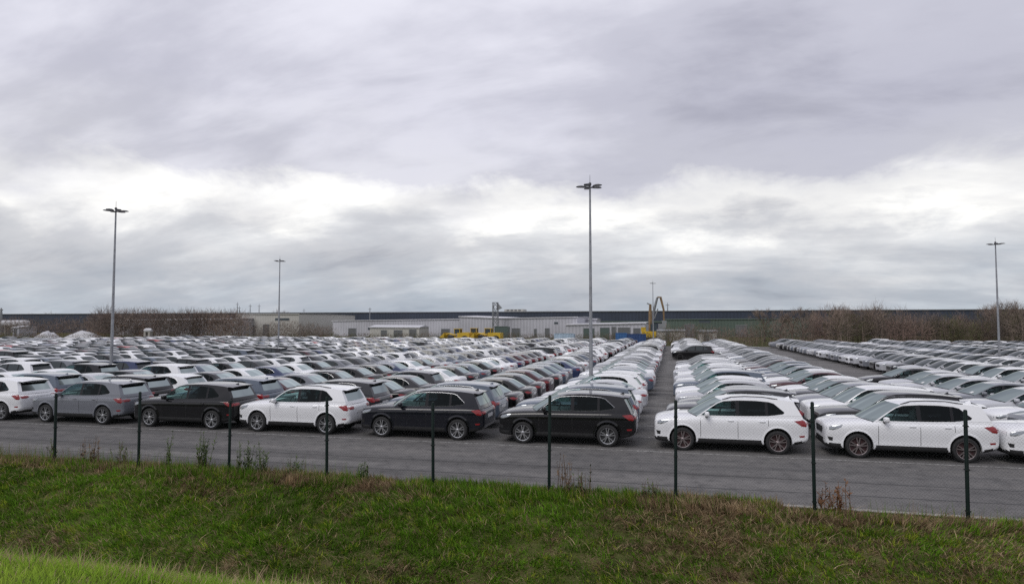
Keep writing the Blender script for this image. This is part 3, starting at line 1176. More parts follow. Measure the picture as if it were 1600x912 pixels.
def worn_paint():
    m, n, l, b, out = mat('worn_line_paint')
    tc = n.new('ShaderNodeTexCoord')
    t = n.new('ShaderNodeTexNoise')
    t.inputs['Scale'].default_value = 9
    t.inputs['Detail'].default_value = 8
    t.inputs['Roughness'].default_value = .7
    l.new(tc.outputs['Object'], t.inputs['Vector'])
    r = ramp(n, [(0.40, (.10, .098, .097)), (0.56, (.30, .295, .285)), (0.72, (.46, .45, .43))], 'LINEAR')
    l.new(t.outputs['Fac'], r.inputs[0])
    l.new(r.outputs[0], b.inputs['Base Color'])
    b.inputs['Roughness'].default_value = .8
    return m


M_ASPH = asphalt_mat('asphalt', .128)
M_LINE = worn_paint()
M_SEAM = simple('tar_seam', (.050, .050, .050), .6, noise=.4, nscale=6)
M_CONC = simple('kerb_concrete', (.30, .285, .26), .9, noise=.35, nscale=7, bump=.4)

lot = MB()
lot.add([(-190, 15.22, 0), (90, 15.22, 0), (90, 121.5, 0), (-190, 126.5, 0)], [(0, 1, 2, 3)])
lot_o = lot.build('car_park_asphalt', [M_ASPH])
kind(lot_o, 'structure')
# edging strip between asphalt and grass, laid in metre-long blocks
kerb_me = MB().box(-.495, .495, 0, .16, -.05, .018).mesh('kerb_block', [M_CONC])
kerb_o = link('kerb', MB().box(-60, 40, .02, .14, -.12, -.06).mesh('kerb', [M_CONC]), None, (0, 15.06, .03))
kind(kerb_o, 'structure')
for i in range(-22, 14):
    k = link('kerb_stone', kerb_me, kerb_o, (i + .5, 0, random.uniform(-.006, .006)))
    k.rotation_euler = (0, 0, random.uniform(-.006, .006))
# painted line along the front row, tar seams in the lane
ln = MB()
x = -60.0
while x < 30:
    w = random.uniform(2.5, 6)
    ln.add([(x, 20.67, .004), (x + w, 20.67, .004), (x + w, 20.79, .004), (x, 20.79, .004)], [(0, 1, 2, 3)])
    x += w + random.choice([0, 0, 0, .15, .5])
kind(ln.build('bay_end_line', [M_LINE], lot_o), 'structure')
for (yy, amp, sd) in ((17.9, .05, 1), (16.55, .08, 2)):
    sm = MB()
    xx = np.arange(-60, 31, .5)
    cy = yy + amp * fbm(xx * .25, xx * 0 + sd, 3, 20 + sd)
    wv = .018 + .012 * np.abs(fbm(xx * .7, xx * 0 + 4 + sd, 2, 30 + sd))
    vs = [(a, c - w, .004) for a, c, w in zip(xx, cy, wv)] + [(a, c + w, .004) for a, c, w in zip(xx, cy, wv)]
    k = len(xx)
    sm.add(vs, [(i, i + 1, k + i + 1, k + i) for i in range(k - 1)])
    kind(sm.build('tar_seam', [M_SEAM], lot_o), 'structure')

# ------------------------------------------------------------------ parked cars
PITCH_Y, Y0 = 2.55, 22.05
WHITE, BLACK = (.80, .81, .83), (.003, .003, .004)
NAVYBLK = (.004, .005, .010)
GREY, SILV, DGREY = (.17, .18, .205), (.46, .47, .50), (.028, .029, .034)
MAROON, RED, BLUE, BGREY = (.055, .012, .018), (.30, .012, .016), (.03, .045, .11), (.10, .125, .165)
NAMES = {WHITE: 'white', BLACK: 'black', NAVYBLK: 'black', GREY: 'mid grey', SILV: 'silver', DGREY: 'dark grey', MAROON: 'maroon', RED: 'red', BLUE: 'dark blue', BGREY: 'blue grey'}
PAL = [WHITE] * 24 + [BLACK] * 22 + [DGREY] * 20 + [GREY] * 10 + [SILV] * 9 + [BGREY] * 9 + [MAROON] * 3 + [BLUE] * 4 + [RED] * 1
PAL_PALE = [WHITE] * 28 + [SILV] * 24 + [GREY] * 18 + [DGREY] * 14 + [BLACK] * 6 + [BGREY] * 9 + [MAROON] * 3
KIND_WORD = {'suv': 'SUV', 'sedan': 'sedan', 'hatch': 'hatchback'}
ORD = ['first', 'second', 'third', 'fourth', 'fifth', 'sixth', 'seventh', 'eighth', 'ninth', 'tenth', 'eleventh', 'twelfth', 'thirteenth', 'fourteenth', 'fifteenth',
       'sixteenth', 'seventeenth', 'eighteenth', 'nineteenth', 'twentieth']


def ordn(i):
    if i <= 20:
        return ORD[i - 1]
    tens = {2: 'twenty', 3: 'thirty', 4: 'forty', 5: 'fifty'}[i // 10]
    return {2: 'twentieth', 3: 'thirtieth', 4: 'fortieth', 5: 'fiftieth'}[i // 10] if i % 10 == 0 else tens + '-' + ORD[i % 10 - 1]


# columns: number (negative = left of the narrow aisle), centre x of the rest of the column, last y, gaps
columns = [(-1, -3.45, 123, [(114.4, 117.2)])]
for i, cx in enumerate([-8.6, -13.65, -18.7, -24.1, -29.1]):
    columns.append((-2 - i, cx, 123.5, []))
cx = -29.1
for i in range(24):
    cx -= 5.15 if i not in (2, 6, 11, 16) else 6.9
    columns.append((-7 - i, cx, 124 if cx > -98 else (119 if cx > -108 else 101), []))
columns += [(1, 2.33, 122, [(56, 75.5)]), (2, 7.3, 121, []), (3, 13.25, 43.0, []), (4, 18.1, 119, []), (5, 23.7, 119, []),
            (6, 31.6, 118, []), (7, 36.7, 118, []), (8, 43.6, 118, []), (9, 48.8, 118, []), (10, 55.5, 118, [])]
FIRST = {-6: (-28.0, WHITE, 'suv', {}), -5: (-23.0, GREY, 'suv', {}), -4: (-18.05, BLACK, 'suv', {}), -3: (-13.35, WHITE, 'suv', {'rails': 1}), -2: (-8.43, NAVYBLK, 'suv', {'chrome': 1}),
         -1: (-3.40, BLACK, 'suv', {'chrome': 1}), 1: (1.70, WHITE, 'suv', {'rails': 1, 'red': 1}), 2: (6.68, WHITE, 'suv', {'rails': 1, 'red': 1}), 3: (11.32, WHITE, 'suv', {'rails': 1})}
SECOND = {-6: (-29.1, BGREY, 'suv', {}), -5: (-24.15, BLACK, 'suv', {'chrome': 1}), -4: (-18.55, BGREY, 'suv', {}), -3: (-13.55, DGREY, 'suv', {'chrome': 1}), -2: (-8.6, BGREY, 'suv', {'chrome': 1}),
          -1: (-3.45, BGREY, 'suv', {'chrome': 1}), 1: (2.05, DGREY, 'suv', {'chrome': 1}), 2: (7.05, BLACK, 'suv', {'chrome': 1}), 3: (13.1, GREY, 'suv', {})}
FIRST_LABEL = {-6: 'white SUV cut by the picture edge, in the front row beside a mid grey SUV',
               -5: 'mid grey SUV in the front row between a white and a black SUV',
               -4: 'black SUV in the front row between the mid grey SUV and a white SUV',
               -3: 'white SUV with dark wheels in the front row between two black SUVs',
               -2: 'blue-black SUV with chrome window line, parked right of a white front-row SUV',
               -1: 'black SUV with chrome window line, front-row car beside the narrow aisle',
               1: 'white SUV with reddish wheels, first car on the other side of the aisle',
               2: 'white SUV with reddish wheels, second front-row car right of the aisle',
               3: 'white SUV showing only its nose at the picture edge, front row'}
slots = []
for num, cx, yend, gaps in columns:
    rs = random.Random(num * 31 + 5)
    k, y = 0, Y0
    shiftx = 0.0
    while y < yend:
        ok = all(not (a < y < b) for a, b in gaps)
        if num == 3 and y > 43:
            ok = False
        if num == 1 and y > 76:
            shiftx = -.15
        if k > 1 and rs.random() < .012:
            ok = False
        if in_view(cx, y, .8, 40 + 2600 / y * 3) and ok:
            color = rs.choice(PAL_PALE if num >= -1 else PAL)
            p = rs.random()
            if num < 0:
                key = 'sedan' if p < .90 else ('suv' if p < .95 else 'hatch')
            else:
                main = {1: 'hatch', 2: 'sedan', 3: 'sedan', 4: 'hatch', 5: 'sedan', 6: 'hatch'}.get(num, 'sedan')
                key = main if p < .92 else ('suv' if p < .95 else 'hatch')
            if num == -1:
                key = 'sedan' if p < .85 else 'hatch'
            opts = {'chrome': 1} if rs.random() < .3 else {}
            px, py, rz = cx + shiftx + rs.gauss(0, .10), y + rs.gauss(0, .05), rs.gauss(0, .010)
            if k == 0 and num in FIRST:
                px, color, key, opts = FIRST[num]
                py, rz = Y0, rs.gauss(0, .004)
            elif k == 1 and num in SECOND:
                px, color, key, opts = SECOND[num]
            if num == 2 and k > 1:
                px += -.3 + min(k, 8) * .045
            sc_ = (1.0, 1.025) if k < 2 else (1 + rs.uniform(-.02, .015), 1 + rs.uniform(-.012, .015))
            slots.append(dict(sc=sc_, num=num, k=k, x=px, y=py, rz=rz, color=color, key=key, opts=opts, d=math.hypot(px, py)))
        k += 1
        y += PITCH_Y
# colours read off the photograph for the cars just behind the front rows
FIX = {(1, 2): (DGREY, 'hatch'), (1, 3): (SILV, 'hatch'), (1, 4): (WHITE, 'hatch'), (2, 2): (WHITE, 'suv'), (2, 3): (GREY, 'hatch'), (2, 4): (DGREY, 'sedan'),
       (2, 5): (WHITE, 'sedan'), (2, 6): (MAROON, 'sedan'), (3, 2): (WHITE, 'sedan'), (3, 3): (SILV, 'sedan'), (3, 4): (GREY, 'sedan'), (3, 5): (SILV, 'sedan'),
       (-1, 2): (WHITE, 'sedan'), (-1, 3): (SILV, 'sedan'), (-1, 4): (WHITE, 'hatch'), (-2, 2): (BLACK, 'sedan'), (-2, 3): (BLACK, 'sedan'), (-2, 4): (DGREY, 'sedan'),
       (-2, 5): (MAROON, 'sedan'), (-3, 2): (BLACK, 'sedan'), (-3, 3): (DGREY, 'sedan'), (-3, 4): (DGREY, 'hatch'), (-3, 5): (WHITE, 'sedan'),
       (-4, 2): (MAROON, 'sedan'), (-4, 3): (GREY, 'sedan'), (-4, 4): (BLACK, 'sedan'), (-5, 2): (WHITE, 'hatch'), (-5, 3): (DGREY, 'sedan'), (-6, 2): (SILV, 'sedan'),
       (-6, 3): (DGREY, 'sedan'), (-7, 3): (WHITE, 'sedan'), (-8, 4): (WHITE, 'suv'), (-12, 10): (RED, 'suv'), (-13, 10): (RED, 'suv'), (1, 21): (BLACK, 'suv')}
slots.sort(key=lambda s: s['d'])
n_ind = 0
far = []
for s in slots:
    if (s['num'], s['k']) in FIX:
        s['color'], s['key'] = FIX[(s['num'], s['k'])]
    inside = in_view(s['x'], s['y'], .8, 10 + 2300 / s['y'])
    if n_ind < 300 and inside:
        n_ind += 1
        loc = (s['x'], s['y'], 0.0)
        num, k = s['num'], s['k']
        color = (*s['color'], 1.0)
        if k <= 1 and abs(num) <= 6 and num in FIRST:
            o = car_full(s['key'], loc, s['rz'], color, s['opts'])
        elif n_ind <= 95:
            o = car_mid(s['key'], loc, s['rz'], color, s['opts'])
        else:
            o = link({'suv': 'parked_suv', 'sedan': 'parked_sedan', 'hatch': 'parked_hatchback'}[s['key']], joined(s['key']), None, loc)
            o.rotation_euler = (0, 0, s['rz'])
            o.color = color
        o.scale = (s['sc'][0], 1.0, s['sc'][1])
        if k == 0 and num in FIRST_LABEL:
            lab = FIRST_LABEL[num]
        else:
            side = 'left' if num < 0 else 'right'
            lab = '%s %s, %s car back in the %s row %s of the narrow aisle' % (NAMES[s['color']], KIND_WORD[s['key']], ordn(k + 1), ordn(abs(num)), side)
        tag(o, lab, 'car', 'new cars parked in tight rows')
    else:
        far.append(s)
print('cars', len(slots), 'individual', n_ind, 'far', len(far))


def build_far_cars():
    V, Fa, Mi, Cc = [], [], [], []
    o = 0
    for s in far:
        v, f, m = lowpoly(s['key'])
        v = v * np.array([s['sc'][0], 1.0, s['sc'][1]])
        c, sn = math.cos(s['rz']), math.sin(s['rz'])
        w = np.stack([v[:, 0] * c - v[:, 1] * sn + s['x'], v[:, 0] * sn + v[:, 1] * c + s['y'], v[:, 2]], 1)
        V.append(w)
        Fa += [tuple(i + o for i in q) for q in f]
        Mi += m
        Cc.append(np.tile(np.array([*s['color'], 1.0]), (len(v), 1)))
        o += len(v)
    me = pymesh('parked_cars', np.concatenate(V).tolist(), Fa, [M_PAINTF, M_TRIM, M_GLASSF, M_RED], Mi, 40)
    at = me.color_attributes.new('paint', 'FLOAT_COLOR', 'POINT')
    at.data.foreach_set('color', np.concatenate(Cc).astype(np.float32).ravel())
    ob = link('distant_parked_cars', me)
    kind(ob, 'stuff')
    tag(ob, 'mass of distant parked cars filling the back of the car park', 'cars')


build_far_cars()
# faded bay lines crossing the narrow aisle and the empty lane
bl = MB().box(-.8, .8, -.05, .05, 0, .004).mesh('bay_line', [M_LINE])
k = 0
for i in range(39):
    y = Y0 + PITCH_Y * (i - .5)
    kind(link('bay_line', bl, lot_o, (-.55, y, .001)), 'structure')

# ------------------------------------------------------------------ lamp posts
M_GALV = simple('galvanised_steel', (.30, .31, .33), .5, .5, noise=.2, nscale=3)
M_HEAD = simple('luminaire_grey', (.055, .055, .06), .5)
M_LENS = simple('luminaire_glass', (.45, .45, .44), .25)


def lamp_post(x, y, h, n, label, rot=0.0, heads=None):
    root = empty('lamp_post', (x, y, 0), rot)
    MB().box(-.24, .24, -.24, .24, 0, .16, 0).build('foundation', [M_CONC], root)
    MB().tube([(0, 0, .16), (0, 0, 1.2), (0, 0, h)], [.105, .10, .046], 14).build('pole', [M_GALV], root, 50)
    MB().tube([(0, 0, h), (0, 0, h + .12), (0, 0, h + .16), (0, 0, h + .55)], [.075, .075, .012, .008], 8).build('lightning_rod', [M_HEAD], root)
    for i in range(n):
        a = 2 * math.pi * i / n + .45
        ar = empty('', (0, 0, 0))
        bpy.data.objects.remove(ar)
        mb = MB()
        up = .05 + .06 * math.sin(a * 1.0)
        c, s_ = math.cos(a), math.sin(a)

        def P3(r, w, z):
            return (r * c - w * s_, r * s_ + w * c, h - .12 + z)
        mb.tube([P3(.05, 0, 0), P3(.24, 0, .03)], .028, 6, 0)
        prof = [(.18, .05, .0, .04), (.27, .13, .0, .07), (.44, .16, .015, .09), (.62, .14, .02, .08), (.72, .06, .03, .05)]
        vs, fs = [], []
        for r_, w_, z0, z1 in prof:
            vs += [P3(r_, -w_, z0 + .015), P3(r_, w_, z0 + .015), P3(r_, w_ * .75, z1 + .01), P3(r_, -w_ * .75, z1 + .01)]
        for j in range(len(prof) - 1):
            for q in range(4):
                fs.append((j * 4 + q, j * 4 + (q + 1) % 4, j * 4 + 4 + (q + 1) % 4, j * 4 + 4 + q))
        fs += [(3, 2, 1, 0), tuple(len(vs) - 4 + q for q in range(4))]
        mb.add(vs, fs, 0)
        me = mb.mesh('luminaire', [M_HEAD], 40)
        lum = link('luminaire', me, root)
        gb = MB()
        gb.add([P3(.29, -.10, .004), P3(.29, .10, .004), P3(.58, .10, .022), P3(.58, -.10, .022)], [(0, 1, 2, 3)])
        link('lens', gb.mesh('lens', [M_LENS]), lum)
    tag(root, label, 'lamp post', 'tall lamp posts over the car park')


lamp_post(-4.05, 33.55, 11.1, 5, 'tall steel lamp post rising behind the front-row black SUV beside the aisle', .3)
lamp_post(-34.13, 33.9, 11.15, 6, 'tall steel lamp post at the far left of the car park', .1)
lamp_post(-42.85, 65.0, 11.1, 4, 'smaller-looking distant lamp post standing second from the left', .7)
lamp_post(28.0, 66.3, 11.1, 5, 'tall steel lamp post at the far right before the bare trees', .2)
lamp_post(-3.16, 115.8, 11.1, 2, 'most distant lamp post with two lamp heads, in front of the yellow excavator', .4)

# ------------------------------------------------------------------ fence
M_FGREEN = simple('fence_green', (.004, .012, .010), .6, noise=.3, nscale=5, spec=.2)
M_WIRE = simple('fence_wire', (.012, .018, .016), .6, spec=.25)
FY, FP = 14.75, 2.78
fence = empty('chain_link_fence', (0, FY, 0))
tag(fence, 'dark green chain-link fence on slim posts along the top of the grass bank', 'fence')
TOPS = {-6: 1.99, -5: 2.10, -4: 1.95, -3: 2.12, -2: 2.06, -1: 2.30, 0: 2.26, 1: 2.30, 2: 2.22}
for i in range(-9, 5):
    x = i * FP + .03
    h = TOPS.get(i, 2.1)
    z0 = float(ground_z(np.array([x]), np.array([FY]))[0]) - .15
    pb = MB()
    pb.tube([(0, 0, 0), (0, 0, h - z0 - .02), (0, 0, h - z0)], [.036, .036, .022], 10)
    p = pb.build('post', [M_FGREEN], fence, 40, (x, 0, z0))
    p.rotation_euler = (random.gauss(0, .006), random.gauss(0, .008), 0)
    cl = MB()
    for zz in (.25, 1.05, 1.9):
        cl.box(-.042, .042, -.044, .042, zz - z0 - .012, zz - z0 + .012)
    cl.build('wire_clip', [M_WIRE], p)


def chain_mesh(x0, x1, z0, z1):
    p = .0707
    nw = int((x1 - x0) / p)
    ns = int((z1 - z0) / (p / 2))
    k = np.arange(ns + 1)
    zz = z0 + k * p / 2
    V, Q = [], []
    rad = .0027
    off = np.array([[0, -1.0], [.87, .5], [-.87, .5]])
    for w in range(nw):
        xx = x0 + w * p + np.where((k + w * 0) % 2 == 0, -p / 2, p / 2) * 1.0
        yy = np.where(k % 2 == 0, -.0016, .0016) + .012 * math.sin((x0 + w * p) * 1.1)
        sag = .006 * np.sin(zz * 4 + w * .05)
        ring = np.stack([xx[:, None] + off[None, :, 0] * rad, (yy + sag)[:, None] + off[None, :, 1] * rad, np.repeat(zz[:, None], 3, 1)], -1)
        b = w * (ns + 1) * 3
        V.append(ring.reshape(-1, 3))
        i = np.arange(ns)[:, None] * 3
        for a in range(3):
            c = (a + 1) % 3
            Q.append(np.stack([i + a, i + c, i + 3 + c, i + 3 + a], -1).reshape(-1, 4) + b)
    return npmesh('wire_mesh', np.concatenate(V), np.concatenate(Q), [M_WIRE])


wm = link('wire_mesh', chain_mesh(-25.0, 12.5, .04, 2.0), fence)
kind(wm, 'stuff')
for zz in (.10, 1.99):
    tb = MB()
    tb.tube([(x, -.004, zz + .004 * math.sin(x)) for x in np.arange(-25, 12.6, 1.25)], .0016, 4)
    tb.build('tension_wire', [M_WIRE], fence)

# ------------------------------------------------------------------ grass
def blade_mat():
    m, n, l, b, out = mat('grass_blade')
    a = n.new('ShaderNodeAttribute')
    a.attribute_name = 'tint'
    l.new(a.outputs['Color'], b.inputs['Base Color'])
    b.inputs['Roughness'].default_value = .7
    b.inputs['Specular IOR Level'].default_value = .15
    tr = n.new('ShaderNodeBsdfTranslucent')
    l.new(a.outputs['Color'], tr.inputs['Color'])
    mx = n.new('ShaderNodeMixShader')
    mx.inputs[0].default_value = .38
    l.new(b.outputs[0], mx.inputs[1])
    l.new(tr.outputs[0], mx.inputs[2])
    l.new(mx.outputs[0], out.inputs[0])
    return m


M_BLADE = blade_mat()


def grass_object(name, label, base, dirx, diry, length, width, lean, col, seg=3, droop=.5):
    """Blades from arrays: base (n,3), lean direction, length, width, lean 0..1, colour (n,3)."""
    n = len(base)
    t = np.linspace(0, 1, seg + 1)
    V = np.zeros((n, 2 * seg + 1, 3))
    sx, sy = -diry, dirx
    ang = rng.uniform(0, math.pi, n)
    wx = sx * np.cos(ang) + dirx * np.sin(ang)
    wy = sy * np.cos(ang) + diry * np.sin(ang)
    for i, tt in enumerate(t):
        hor = length * lean * (tt ** (1 + droop))
        ver = length * np.sqrt(np.maximum(1 - lean ** 2, .05)) * (tt - .25 * lean * tt ** 2.2)
        c = base + np.stack([dirx * hor, diry * hor, ver], 1)
        w = width * (1 - tt ** 1.6) * .5
        if i < seg:
            V[:, 2 * i] = c + np.stack([wx * w, wy * w, w * 0], 1)
            V[:, 2 * i + 1] = c - np.stack([wx * w, wy * w, w * 0], 1)
        else:
            V[:, 2 * i] = c
    tri = []
    for i in range(seg - 1):
        a = 2 * i
        tri += [(a, a + 1, a + 3), (a, a + 3, a + 2)]
    tri.append((2 * seg - 2, 2 * seg - 1, 2 * seg))
    tri = np.array(tri)
    k = 2 * seg + 1
    Fc = (np.arange(n)[:, None, None] * k + tri[None]).reshape(-1, 3)
    me = npmesh(name, V.reshape(-1, 3), Fc, [M_BLADE])
    at = me.color_attributes.new('tint', 'FLOAT_COLOR', 'POINT')
    C = np.ones((n, k, 4), dtype=np.float32)
    C[:, :, :3] = col[:, None, :]
    at.data.foreach_set('color', C.ravel())
    o = link(name, me)
    kind(o, 'stuff')
    tag(o, label, 'grass')
    return o


G_DARK, G_MID, G_YEL = np.array([.090, .185, .016]), np.array([.205, .385, .030]), np.array([.35, .42, .045])
STRAW, BROWN = np.array([.54, .41, .25]), np.array([.25, .17, .105])


def bank_grass(ntuft=22000, per=17):
    u = rng.random(ntuft)
    # more tufts where the picture shows the bank from close by
    tx = -21 + 31 * u ** .9
    ty = 10.0 + 5.25 * rng.random(ntuft)
    tb = np.repeat(np.arange(ntuft), per)
    n = len(tb)
    dryf = fbm(tx * .45, ty * .8, 4, 41) + .25 * fbm(tx * 1.7, ty * 1.9, 2, 42) + .26 * np.clip((tx + 1.0) / 2, 0, 1) + .45 * (ty > 14.0) * (fbm(tx * .5, ty * 0, 2, 47) > 0)
    near_ditch = np.clip((10.6 - ty) / 1.0, 0, 1) * np.clip((-6 - tx) / 4, 0, 1)
    dryf = dryf + .5 * near_ditch
    pdry = np.clip(.17 + .95 * dryf, .03, .85)
    dry_t = rng.random(ntuft) < pdry
    yel = np.clip(.35 + .7 * fbm(tx * .3 + 9, ty * .5, 3, 43), 0, 1)
    gcol = G_DARK[None] * (1 - yel[:, None]) + G_MID[None] * yel[:, None]
    yy = rng.random(ntuft) < .12 + .15 * (tx > 1.0)
    gcol[yy] = G_YEL * .85
    dcol = np.where(rng.random(ntuft)[:, None] < .5, STRAW[None] * .8, BROWN[None])
    tcol = np.where(dry_t[:, None], dcol, gcol)
    spread = .07 + .06 * rng.random(ntuft)
    a = rng.uniform(0, 2 * math.pi, n)
    r = spread[tb] * np.sqrt(rng.random(n))
    bx, by = tx[tb] + r * np.cos(a), ty[tb] + r * np.sin(a)
    bz = ground_z(bx, by) - .02
    # blades comb with the slope and swirl by patch
    sw = 2.4 * fbm(tx * .35, ty * .5, 2, 44)[tb]
    dx = np.cos(a) * .7 + np.sin(sw) * .8 + rng.normal(0, .25, n)
    dy = np.sin(a) * .7 - .75 * np.cos(sw * .5) + rng.normal(0, .25, n)
    q = np.hypot(dx, dy) + 1e-6
    kerbside = (tx > 2.2) & (ty > 14.55)
    tl = .085 + .12 * rng.random(ntuft) - .2 * kerbside + .10 * np.clip(fbm(tx * .9, ty * 1.1, 2, 45), -1, 1) + .08 * (ty > 14.2)
    tl = np.where(kerbside, tl, np.maximum(tl, .095))
    ln_ = np.clip(tl[tb] * (.55 + .7 * rng.random(n)), .05, .45)
    ln_ = np.where(dry_t[tb], ln_ * 1.05, ln_)
    lean = np.clip(.66 + .22 * rng.normal(0, 1, n) + .12 * dry_t[tb] - .25 * (ty[tb] > 14.3), .1, .96)
    col = (tcol * (.5 + .95 * rng.random(ntuft) ** 1.2)[:, None])[tb] * (.75 + .5 * rng.random(n))[:, None]
    mixd = rng.random(n) < .06
    col[mixd] = STRAW * (.6 + .5 * rng.random(mixd.sum()))[:, None]
    wd = .012 + .015 * rng.random(n)
    grass_object('bank_grass', 'rough tufted green and straw-coloured grass covering the bank below the fence', np.stack([bx, by, bz], 1), dx / q, dy / q, ln_, wd, lean, col, 2)


bank_grass()


def dead_strands(n=8500):
    bx = -21 + 31 * rng.random(n)
    by = 10.2 + 4.9 * rng.random(n)
    keep = rng.random(n) < np.clip(.35 + .9 * fbm(bx * .8, by * 1.1, 3, 61) + .5 * np.clip((11.2 - by), 0, 1) * (bx < -5), .05, 1)
    bx, by = bx[keep], by[keep]
    n = len(bx)
    bz = ground_z(bx, by) + .03
    a = 2.5 * fbm(bx * 1.1, by * 1.3, 2, 62) * math.pi + rng.normal(0, .5, n)
    col = np.where((rng.random(n) < .6)[:, None], STRAW[None], BROWN[None] * 1.1) * (.7 + .6 * rng.random(n))[:, None]
    grass_object('dead_grass', 'long straw-coloured dead grass strands lying over the bank', np.stack([bx, by, bz], 1), np.cos(a), np.sin(a), .14 + .24 * rng.random(n), .007 + .008 * rng.random(n),
                 np.clip(.86 + .08 * rng.normal(0, 1, n), .5, .97), col, 3)


dead_strands()


def lawn_grass(n=95000):
    bx = -9.5 + 10.5 * rng.random(n)
    by = 1.6 + 2.55 * rng.random(n) ** .7
    bz = ground_z(bx, by) - .01
    a = rng.uniform(0, 2 * math.pi, n) * .5 + 2.4 * fbm(bx * .6, by * .6, 2, 51)
    ln_ = .035 + .06 * rng.random(n) + .04 * np.clip((by - 3.3), 0, 1) + .05 * np.clip(fbm(bx * 1.6, by * 1.6, 2, 53), 0, 1)
    yel = np.clip(.45 + 1.3 * fbm(bx * 1.3, by * 1.3, 4, 52) + .22 * rng.normal(0, 1, n), 0, 1)
    col = (np.array([.22, .38, .035])[None] * (1 - yel[:, None]) + np.array([.35, .48, .06])[None] * yel[:, None]) * (.75 + .5 * rng.random(n))[:, None]
    dry = rng.random(n) < np.where(by > 3.78, .35, .05 + .12 * (fbm(bx * 1.1, by * 1.4, 2, 54) > .25))
    col[dry] = STRAW * (.8 + .5 * rng.random(dry.sum()))[:, None]
    lean = np.clip(.5 + .2 * rng.normal(0, 1, n), .1, .95)
    grass_object('lawn_grass', 'short bright green lawn at the lower left edge of the ditch', np.stack([bx, by, bz], 1), np.cos(a), np.sin(a), ln_, .0045 + .003 * rng.random(n), lean, col)


lawn_grass()


def near_bank_grass(n=42000):
    bx = -12 + 16 * rng.random(n)
    by = 3.62 + 2.4 * rng.random(n)
    bz = ground_z(bx, by) - .02
    a = rng.uniform(0, 2 * math.pi, n)
    col = np.where((rng.random(n) < .55)[:, None], STRAW[None] * .75, G_MID[None]) * (.7 + .6 * rng.random(n))[:, None]
    ln_ = .10 + .14 * rng.random(n)
    lean = np.clip(.6 + .2 * rng.normal(0, 1, n), .1, .95)
    grass_object('ditch_grass', 'dry straw-coloured grass on the lip of the ditch', np.stack([bx, by, bz], 1), np.cos(a), np.sin(a), ln_, .005 + .004 * rng.random(n), lean, col)


near_bank_grass()


def fence_weeds(n=4200):
    bx = -20.5 + 30.5 * rng.random(n) ** 1.35
    by = 14.35 + .75 * rng.random(n)
    keep = rng.random(n) < np.clip(.45 + 1.1 * fbm(bx * .9, by * .2, 3, 71) + .25 * (bx < -8), .03, 1)
    bx, by = bx[keep], by[keep]
    n = len(bx)
    bz = ground_z(bx, by) - .02
    a = rng.uniform(0, 2 * math.pi, n)
    col = np.where((rng.random(n) < .5)[:, None], STRAW[None] * .6, G_MID[None] * .7) * (.6 + .6 * rng.random(n))[:, None]
    hh = (.18 + .42 * rng.random(n) ** 1.6) * np.where(bx < -7, 1.15, .75)
    grass_object('fence_weeds', 'ragged thin grass stalks growing up through the foot of the fence', np.stack([bx, by, bz], 1), np.cos(a), np.sin(a), hh, .006 + .006 * rng.random(n),
                 np.clip(.22 + .14 * rng.normal(0, 1, n), .02, .7), col, 3)


fence_weeds()

# tall weeds by the fence
M_WEED = simple('weed_leaf', (.085, .125, .035), .8, noise=.4, nscale=20)
M_STALK = simple('weed_stalk', (.17, .11, .065), .8, noise=.4, nscale=20)
M_RUST = simple('weed_rust', (.20, .095, .04), .8, noise=.4, nscale=20)


def tall_weed(x, y, h, nst, spread, label, mats, leafy=1.0):
    z = float(ground_z(np.array([x]), np.array([y]))[0]) - .03
    root = empty('tall_weed', (x, y, z))
    h *= 1.22
    sb, lb = MB(), MB()
    for i in range(int(nst * 1.15)):
        a = random.uniform(0, 6.28)
        r = 1.25 * spread * random.random() ** .7
        hh = h * random.uniform(.55, 1.0)
        bx, by = r * math.cos(a), r * .5 * math.sin(a)
        tx, ty = bx + random.gauss(0, .08) * hh, by + random.gauss(0, .06)
        pts = [(bx, by, 0), (bx * .6 + tx * .4 + random.gauss(0, .015), (by + ty) / 2, hh * .5), (tx, ty, hh)]
        sb.tube(pts, [.008, .006, .003], 4)
        for j in range(int(14 * leafy)):
            t = random.uniform(.12, 1.0)
            p = Vector((bx + (tx - bx) * t, by + (ty - by) * t, hh * t))
            aa = random.uniform(0, 6.28)
            L = random.uniform(.07, .18) * (1.15 - .6 * t)
            d = Vector((math.cos(aa), math.sin(aa), random.uniform(.2, 1.2))).normalized()
            s_ = d.cross(Vector((0, 0, 1))).normalized() * L * .17
            lb.add([p, p + d * L * .5 + s_, p + d * L, p + d * L * .5 - s_], [(0, 1, 2, 3)])
    sb.build('stem', [mats[1]], root)
    if lb.v:
        lb.build('foliage', [mats[0]], root)
    tag(root, label, 'weed', 'tall weeds along the fence')


tall_weed(-16.95, 14.95, .75, 9, .16, 'tall thin grey-green weed left of the first fence post', (M_WEED, M_STALK), .6)
tall_weed(-15.6, 14.9, .72, 14, .35, 'low reddish weeds between the first two fence posts', (M_STALK, M_STALK), .7)
tall_weed(-14.6, 14.95, .70, 10, .22, 'greyish weeds just left of the second fence post', (M_WEED, M_STALK), .7)
tall_weed(-13.1, 14.9, .88, 7, .09, 'single slim upright green weed right of the second fence post', (M_WEED, M_WEED), 1.1)
tall_weed(-11.95, 14.9, .90, 15, .16, 'dense dark green upright weed clump left of the third fence post', (M_WEED, M_WEED), 1.5)
tall_weed(-10.75, 14.9, .80, 12, .17, 'tall green weed clump just right of the third fence post', (M_WEED, M_WEED), 1.3)
tall_weed(-10.25, 14.9, .72, 10, .15, 'second green weed clump right of the third fence post', (M_WEED, M_WEED), 1.2)
tall_weed(-9.3, 14.9, .50, 8, .16, 'low green weed left of the fourth fence post', (M_WEED, M_WEED), 1.0)
